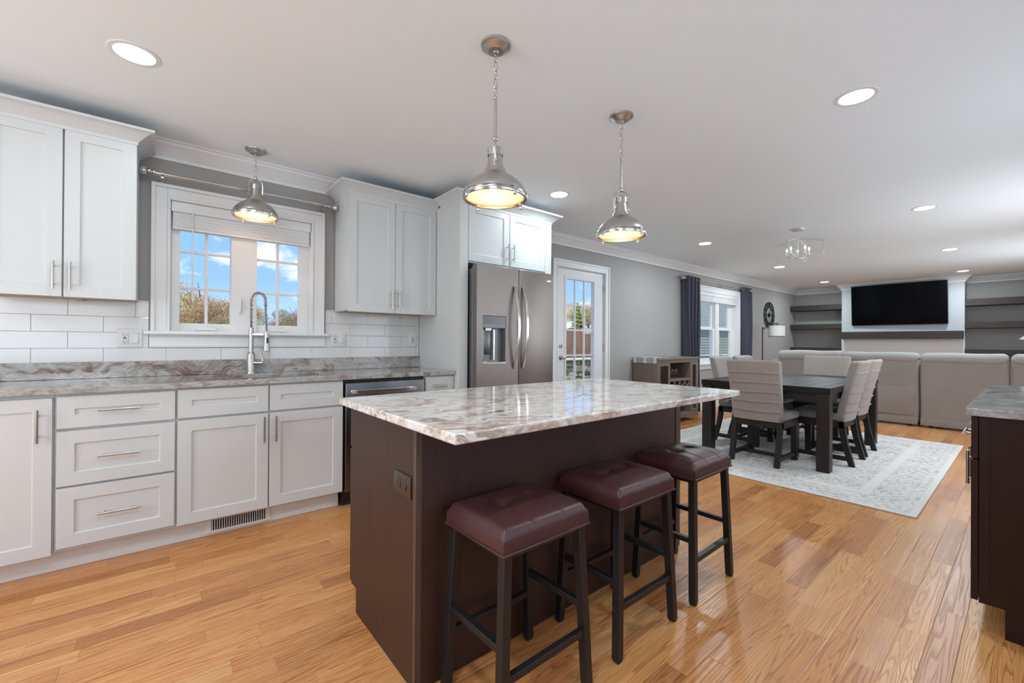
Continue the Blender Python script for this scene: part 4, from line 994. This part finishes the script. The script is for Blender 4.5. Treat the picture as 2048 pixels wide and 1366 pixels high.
def wine_glass(X, Y, zt, flip, label, grp):
    # hanging by its foot when flip, else standing
    p = [(0, 0), (.032, 0), (.030, -.002), (.005, -.006), (.0035, -.012), (.0035, -.085), (.008, -.092), (.026, -.110), (.036, -.135), (.037, -.160), (.029, -.200), (.0275, -.200), (.0355, -.160), (.0345, -.136), (.024, -.112), (0, -.095)]
    return tag(MB().lathe([(r_, zt+h if flip else zt-h) for r_, h in p], (X, Y, 0), 20).build('wine_glass', 'crystal', None, smooth=50), label, 'glass', grp)
for k, (X, Y) in enumerate(((5.629, 3.30), (5.727, 3.30), (5.825, 3.30), (5.629, 3.42), (5.727, 3.42))):
    wine_glass(X, Y, bz-.0545, True, 'clear stemmed wine glass hanging in the rack of the wine buffet', 'hanging wine glasses')
for X, Y in ((5.33, 3.36), (5.42, 3.42)): wine_glass(X, Y, .5125, False, 'clear stemmed glass standing behind the left glass door of the buffet', 'standing wine glasses')
def bottle(X, Y, z, label):
    return tag(MB().lathe([(0, z), (.037, z), (.037, z+.15), (.030, z+.175), (.014, z+.195), (.0135, z+.248), (0, z+.248)], (X, Y, 0), 20).build('bottle', 'cabinet_glass', None), label, 'bottle', 'bottles in the buffet')
for X in (5.72, 5.80, 5.88): bottle(X, 3.33, .1405, 'clear bottle on the bottom shelf of the wine buffet')
ru = thing('table_runner', 'gray runner with pale fringed stripes draped over the left end of the buffet', 'table runner', (5.3, 3.4, bz))
def rfn(u, v):
    s_ = u*.42; Y = by0+.005+.37*v
    if s_ < .08: return (bx0-.0125-.001*math.sin(v*30), Y, bz+.004-(.08-s_))
    return (bx0-.0125+(s_-.08), Y, bz+.004)
mb = MB(); mb.grid(rfn, 42, 20); q = mb.build('cloth', 'runner_fabric', ru); k = q.modifiers.new('thick', 'SOLIDIFY'); k.thickness = .003
for v0 in (.0, .42, .86):
    mb = MB(); mb.grid(lambda u, v, v0=v0: Vector(rfn(u, v0+v*.13))+Vector((-.002, 0, .002)), 42, 4); mb.build('fringe_stripe', 'fringe_fabric', ru)

# ------------------------------------------------------------------ clock and lamps
kx, kz = 10.20, 1.772
ck = thing('wall_clock', 'black open metal wall clock between curtain and shelves', 'clock', (kx, YW, kz))
mb = MB(); prof = lambda r_: [(r_-.012, -.012), (r_+.012, -.012), (r_+.012, -.024), (r_-.012, -.024), (r_-.012, -.012)]
mb.lathe(prof(.268), (kx, YW, kz), 56, 'y').build('outer_ring', 'black_metal', ck)
MB().lathe(prof(.178), (kx, YW, kz), 48, 'y').build('inner_ring', 'black_metal', ck)
MB().lathe([(0, -.012), (.05, -.012), (.05, -.026), (0, -.026)], (kx, YW, kz), 28, 'y').build('hub', 'black_metal', ck)
mb = MB()
for k in range(4):
    a = k*PI/2; mb.beam((kx+.05*math.cos(a), YW-.018, kz+.05*math.sin(a)), (kx+.17*math.cos(a), YW-.018, kz+.17*math.sin(a)), .006, .006)
mb.build('spokes', 'black_metal', ck)
NUM = ['III', 'II', 'I', 'XII', 'XI', 'X', 'IX', 'VIII', 'VII', 'VI', 'V', 'IV']
mb = MB()
for h, s_ in enumerate(NUM):
    a = R(30*h); er = Vector((math.cos(a), 0, math.sin(a))); et = Vector((math.sin(a), 0, -math.cos(a))); C0 = Vector((kx, YW-.018, kz))
    wd = {'I': .016, 'V': .032, 'X': .032}; tot = sum(wd[c_] for c_ in s_); u = -tot/2
    for c_ in s_:
        P = lambda du, rr_: C0+er*rr_+et*(u+du)
        w_ = wd[c_]
        if c_ == 'I': mb.beam(P(w_/2, .188), P(w_/2, .258), .009, .008, (0, 1, 0))
        elif c_ == 'V': mb.beam(P(.003, .258), P(w_/2, .188), .008, .008, (0, 1, 0)).beam(P(w_-.003, .258), P(w_/2, .188), .005, .008, (0, 1, 0))
        else: mb.beam(P(.003, .258), P(w_-.003, .188), .008, .008, (0, 1, 0)).beam(P(w_-.003, .258), P(.003, .188), .005, .008, (0, 1, 0))
        u += w_
mb.build('numerals', 'black_metal', ck)
mb = MB().beam((kx, YW-.030, kz-.02), (kx+.01, YW-.030, kz+.15), .008, .004, (0, 1, 0)).beam((kx+.02, YW-.032, kz), (kx-.09, YW-.032, kz-.05), .009, .004, (0, 1, 0)).build('hands', 'black_metal', ck)
lx, ly, sx_, sy_ = 9.06, 3.31, 9.323, 3.15
fl = thing('floor_lamp', 'black arm floor lamp with white drum shade behind the sofa', 'floor lamp', (lx, ly, 0))
MB().lathe([(0, .0), (.14, 0), (.14, .018), (.02, .024), (0, .03)], (lx, ly, 0), 28).build('base', 'black_metal', fl)
MB().cyl((lx, ly, .02), (lx, ly, 1.475), .0105, 12).build('pole', 'black_metal', fl)
dv = (Vector((sx_, sy_, 0))-Vector((lx, ly, 0)))
P = lambda k, z: Vector((lx, ly, z))+dv*k
MB().tube([P(-.02, 1.425), P(.55, 1.53), P(.7, 1.545), P(1.12, 1.548)], .0085, 8).cyl(P(1, 1.545), P(1, 1.46), .006, 8).build('arm', 'black_metal', fl)
q = MB().lathe([(.140, 1.292), (.140, 1.512), (.137, 1.512), (.137, 1.292), (.140, 1.292)], (sx_, sy_, 0), 36).build('shade', 'shade_fabric', fl)
for z in (1.290, 1.506): MB().lathe([(.1375, z), (.1425, z), (.1425, z+.010), (.1375, z+.010), (.1375, z)], (sx_, sy_, 0), 36).build('shade_band', 'black_metal', q)
dl = thing('dome_lamp', 'white dome shaped lamp shade cut by the right edge of the picture', 'lamp', (9.6, -.150, 0))
MB().lathe([(.245, 1.232), (.24, 1.245), (.20, 1.285), (.12, 1.32), (.02, 1.335), (0, 1.335)], (9.6, -.150, 0), 32).build('shade', 'plastic_white', dl)
MB().cyl((9.6, -.150, .015), (9.6, -.150, 1.33), .01, 10).lathe([(0, 0), (.12, 0), (.12, .015), (0, .018)], (9.6, -.150, 0), 24).build('stand', 'chrome', dl)

# ------------------------------------------------------------------ far wall
for nm, y0, y1, zs in (('left', 2.618, YW-.002, ((1.917, 2.035, 'top'), (1.491, 1.600, 'middle'), (.960, 1.072, 'lowest'))), ('right', YR+.002, .762, ((1.874, 1.996, 'top'), (1.458, 1.572, 'middle'), (.955, 1.066, 'lowest')))):
    for z0, z1, w_ in zs:
        tag(MB().box(11.505, XB-.001, y0, y1, z0, z1).build('floating_shelf', 'beam_wood', None, .004), f'{w_} dark wooden floating shelf in the {nm} alcove beside the television', 'shelf', 'floating shelves')
tag(MB().box(11.33, CH[0]-.005, .775, 2.588, 1.262, 1.412).build('mantel_beam', 'beam_wood', None, .005), 'dark wooden mantel beam under the television', 'mantel')
tv = thing('television', 'large black flat television tilted on the chimney breast above the mantel', 'television', (11.43, 1.7, 1.96))
mt = Matrix.Translation((11.405, 1.700, 1.958)) @ Matrix.Rotation(R(-5.5), 4, 'Y') @ Matrix.Rotation(R(-1.0), 4, 'Z')
MB().rbox(-.005, .035, -.728, .728, -.415, .415, .004).xf(mt).build('housing', 'black_plastic', tv)
MB().box(-.0065, -.0048, -.720, .720, -.404, .408).xf(mt).build('screen', 'screen', tv)
MB().box(11.43, CH[0]-.0005, 1.45, 1.95, 1.78, 2.12).build('wall_mount', 'black_plastic', tv)
tag(MB().rbox(CH[0]+.03, CH[0]+.10, CH[1]-.006, CH[1]-.0003, 1.10, 1.215, .002).build('switch_plate', 'plastic_white', None), 'white switch plate on the side of the chimney breast', 'switch plate')

# ------------------------------------------------------------------ sofa, seen from behind
def wr(p, s_=1.): # small cloth unevenness
    return Vector(p)+Vector((math.sin(p[1]*9+p[2]*5)*.004+math.sin(p[2]*17+p[1]*3)*.003, math.sin(p[2]*8+p[1]*2)*.003, math.sin(p[1]*11)*.004))*s_
def soft(mb, x0, x1, y0, y1, z0, z1, r_, cuts=9):
    b = bmesh.new(); bmesh.ops.create_cube(b, size=1)
    for v in b.verts: v.co = Vector(((x0+x1)/2+v.co.x*(x1-x0), (y0+y1)/2+v.co.y*(y1-y0), (z0+z1)/2+v.co.z*(z1-z0)))
    bmesh.ops.bevel(b, geom=b.edges[:], offset=r_, segments=4, profile=.5, affect='EDGES')
    bmesh.ops.subdivide_edges(b, edges=[e for e in b.edges if e.calc_length() > .12], cuts=cuts, use_grid_fill=True)
    for v in b.verts: v.co = wr(v.co)
    me = bpy.data.meshes.new('t'); b.to_mesh(me); b.free(); mb.bm.from_mesh(me); bpy.data.meshes.remove(me); return mb
def sofa_section(label, y0, y1, raised=False, wing=False, flap=False):
    s_ = thing('sofa_section', label, 'sofa', (8.6, (y0+y1)/2, 0), 'sections of the gray sofa')
    soft(MB(), 8.20, 8.52, y0+.004, y1-.004, .045, .955 if not raised else .90, .030).build('back', 'sofa_fabric', s_, smooth=60)
    if raised: soft(MB(), 8.17, 8.45, y0+.02, y1-.015, .885, 1.045, .060).build('headrest', 'sofa_headrest', s_, smooth=60)
    else: soft(MB(), 8.165, 8.47, y0+.006, y1-.006, .900, 1.035, .062).build('headrest', 'sofa_headrest', s_, smooth=60)
    soft(MB(), 8.45, 9.25, y0+.01, y1-.01, .08, .50, .06).build('seat', 'sofa_fabric', s_, smooth=60)
    MB().rbox(8.187, 8.204, y0+.010, y1-.010, .03, .125, .004).build('skirt', 'sofa_fabric', s_)
    if flap: MB().rbox(8.186, 8.203, y0+.045, y1-.02, .150, .555, .005).tube([(8.187, y0+.045, .548), (8.187, y1-.02, .552)], .004, 6).build('back_flap', 'sofa_fabric', s_)
    for Y in (y0+.1, y1-.1): MB().cyl((8.30, Y, 0), (8.30, Y, .05), .022, 12).cyl((9.15, Y, 0), (9.15, Y, .09), .022, 12).build('foot', 'black_plastic', s_)
    if wing: soft(MB(), 8.22, 9.15, y1-.01, y1+.135, .10, .66, .05).box(8.30, 9.1, y1+.01, y1+.11, .001, .11).build('arm', 'sofa_fabric', s_, smooth=60); soft(MB(), 8.24, 8.50, y1-.03, y1+.10, .60, .885, .05).build('wing', 'sofa_fabric', s_, smooth=60)
    return s_
sofa_section('left section of the gray fabric sofa with raised pale headrest', 1.855, 2.765, True, True)
sofa_section('middle section of the gray fabric sofa with a loose back flap', .985, 1.845, flap=True)
sofa_section('wide gray fabric sofa section to the right of the center seam', .155, .975)
sofa_section('gray fabric sofa section at the right edge behind the espresso cabinet', -.50, .148)

# ------------------------------------------------------------------ outdoors
struct(MB().box(-60, 90, YW+.16, 110, -.45, -.35), 'ground', 'grass_ground', 'dry lawn outside the windows', 'ground', smooth=0)
tag(MB().box(2.5, 9.5, YW+.16, 8.6, -.35, -.12).build('patio_slab', 'patio', None), 'concrete patio outside the glazed door', 'patio')
rw = thing('retaining_wall', 'tan stacked stone retaining wall seen through the glazed door', 'wall', (14, 9.2, -.35))
random.seed(4); mb = MB(); z = -.35
while z < .50:
    h = random.uniform(.10, .20); X = 7.5
    while X < 20:
        w_ = random.uniform(.18, .55); d_ = random.uniform(-.05, .05)
        jz = random.uniform(-.025, .025) if z > -.3 else 0; v0 = len(mb.bm.verts); mb.rbox(X+.006, X+w_-.006, 9.0+d_, 9.4, z+.004+jz, z+h-.004+random.uniform(-.02, .02), .022, 2); X += w_
        mb.bm.verts.ensure_lookup_table()
        for v in mb.bm.verts[v0:]: v.co += Vector((random.uniform(-.014, .014), random.uniform(-.02, .02), random.uniform(-.012, .012)))
    z += h
mb.box(7.5, 20, 9.08, 9.45, -.35, .50); mb.build('stones', 'field_stone', rw, smooth=60)
mb = MB(); X = 7.5
while X < 20:
    w_ = random.uniform(.7, 1.0); mb.rbox(X+.004, X+w_-.004, 8.95, 9.48, z, z+.055, .012, 2); X += w_
mb.build('cap_stones', 'cap_stone', rw, smooth=60)
random.seed(9); mb = MB()
mb.grid(lambda u, v: (7.5+15*u, 9.46+5.6*v, .50+1.42*v+.05*math.sin(u*37+v*9)+random.uniform(-.03, .03)), 110, 42)
mb2 = struct(mb, 'slope_mulch', 'mulch', 'brown mulch bank rising behind the stone wall', 'bank'); mb2['kind'] = 'structure'
struct(MB().box(7.5, 40, 15.0, 40, .2, 1.86), 'ground_terrace', 'grass_ground', 'level ground above the mulch bank', 'ground', smooth=0)
def leaf_cloud(mb, c, rad, n, size, seed, squash=1., cone=False):
    rnd_ = random.Random(seed); V = mb.bm.verts.new; lumps = [(Vector((rnd_.gauss(0, .55), rnd_.gauss(0, .55), rnd_.gauss(0, .5))), rnd_.uniform(.35, .6)) for _ in range(14)]
    for k in range(n):
        if cone:
            h = rnd_.random()**1.5; a = rnd_.uniform(0, 2*PI); r_ = (1-h)*rad*(.55+.45*rnd_.random())*(.82+.18*math.sin(h*40+a)); p = Vector((r_*math.cos(a), r_*math.sin(a), h*squash))
        else:
            L_, s_ = rnd_.choice(lumps); d_ = Vector((rnd_.gauss(0, 1), rnd_.gauss(0, 1), rnd_.gauss(0, 1))).normalized()*s_*rnd_.random()**.4
            p = (L_+d_)*rad; p.z *= squash
        p = p+Vector(c); x_ = Vector((rnd_.gauss(0, 1), rnd_.gauss(0, 1), rnd_.gauss(0, 1))).normalized(); y_ = x_.orthogonal().normalized(); s_ = size*rnd_.uniform(.6, 1.3)
        mb.bm.faces.new([V(p+x_*s_), V(p+y_*s_*.5), V(p-x_*s_), V(p-y_*s_*.5)])
    return mb
def make_tree(mt_, h, rad, n, size, seed, cone=False, sparse=False):
    t_ = thing('tree', '', 'tree', (0, 0, 0)); rnd_ = random.Random(seed)
    tr_ = MB().tube([(0, 0, 0), (.03, .02, h*.4), (0, .05, h*.75)], [h*.022, h*.016, h*.008], 8)
    for k in range(10 if not cone else 0):
        a = rnd_.uniform(0, 2*PI); z = h*rnd_.uniform(.2, .65); L_ = rad*rnd_.uniform(.7, 1.15); e = Vector((math.cos(a)*L_, math.sin(a)*L_, z+L_*rnd_.uniform(.5, 1.)))
        tr_.tube([(0, .02, z), Vector((0, .02, z)).lerp(e, .5)+Vector((0, 0, .08*L_)), e], [h*.009, h*.006, h*.002], 6)
    tr_.build('trunk', 'bark', t_)
    c_ = leaf_cloud(MB(), (0, 0, h*.10), rad, n, size, seed, h*.92, True) if cone else leaf_cloud(MB(), (0, 0, h*.58), rad, n, size, seed, h*.42/rad*.72)
    c_.build('foliage', mt_, t_, smooth=0); return t_
protos = [make_tree('leaf_autumn', 5.6, 2.1, 20000, .048, 3), make_tree('leaf_olive', 5.2, 2.2, 20000, .048, 5), make_tree('leaf_red', 4.6, 1.9, 18000, .048, 8)]
used_ = [False]*3; random.seed(21)
row = [(-2.6, 0, .95, 40), (2.4, 0, .98, 40), (6.4, 2, .72, 40), (10.4, 1, .88, 40), (15, 0, 1, 40), (0.3, 1, 1.18, 48), (5.2, 1, 1.02, 48), (9.0, 0, .74, 48), (13.2, 2, 1.05, 48), (-2, 2, 1.4, 57), (3.6, 0, 1.4, 57), (8.6, 1, .95, 57), (13.0, 0, 1.12, 57)]
kinds = ['brown autumn tree in the tree line beyond the sink window', 'olive leaved tree in the tree line beyond the sink window', 'reddish autumn tree in the tree line beyond the sink window']
for X, k, s_, Y in row:
    o = protos[k] if not used_[k] else copy_tree(protos[k]); used_[k] = True
    o.location = (X, Y, -.4); o.scale = (s_,)*3; o.rotation_euler.z = random.uniform(0, 6); o['label'] = kinds[k]; o['group'] = kinds[k].split(' in ')[0]+'s beyond the sink window'
o = make_tree('leaf_evergreen', 1.38, .40, 7000, .034, 2, True); o.location = (17.1, 15.25, 1.855); o['label'] = 'yellow green evergreen tree on the bank behind the glazed door'
o = make_tree('leaf_evergreen', 1.2, .36, 5000, .034, 6, True); o.location = (18.9, 15.5, 1.855); o['label'] = 'evergreen tree at the right side of the glazed door view'
py = make_tree('leaf_yellow', 2.6, 1.15, 5200, .036, 12); py.location = (24.5, 22, 1.855); py['label'] = 'thin leaved pale tree left behind the evergreen beyond the glazed door'
for X, Y, s_, lb in ((32.5, 28.5, 1.5, 'larger pale tree farther back at the left of the glazed door view'), (36.6, 31, 1.42, 'larger pale tree farther back at the right of the glazed door view'), (26.6, 22.6, 1.06, 'thin leaved pale tree straight behind the evergreen beyond the glazed door'), (29.0, 23.8, .98, 'thin leaved pale tree right of the evergreen beyond the glazed door')):
    o = copy_tree(py); o.location = (X, Y, 1.855); o.scale = (s_,)*3; o.rotation_euler.z = X; o['label'] = lb
nb = thing('neighbor_house', 'green gray clapboard house with shingle roof outside the curtained window', 'house', (21, 10, -.35))
mb = MB(); z = -.35
while z < 1.84:
    mb.prism([(9.0, z), (8.975, z), (8.992, z+.125), (9.0, z+.125)], 16.0, 30, 'yz'); z += .12
mb.box(16, 30, 9.0, 14, -.35, 1.86); mb.build('siding', 'siding_green', nb, smooth=0)
mb = MB(); k = 0
while k < 14:
    y_, z_ = 8.85+k*.16, 1.86+k*.15
    mb.prism([(y_, z_), (y_, z_+.016), (y_+.22, z_+.206), (y_+.22, z_+.19)], 15.9, 30.1, 'yz'); k += 1
mb.build('roof', 'roof_shingle', nb, smooth=0)
MB().box(15.9, 30.1, 8.84, 8.93, 1.78, 1.87).build('eave_trim', 'trim_white', nb)
MB().box(19.35, 19.50, 8.95, 8.974, -.35, 1.78).build('corner_board', 'trim_white', nb)
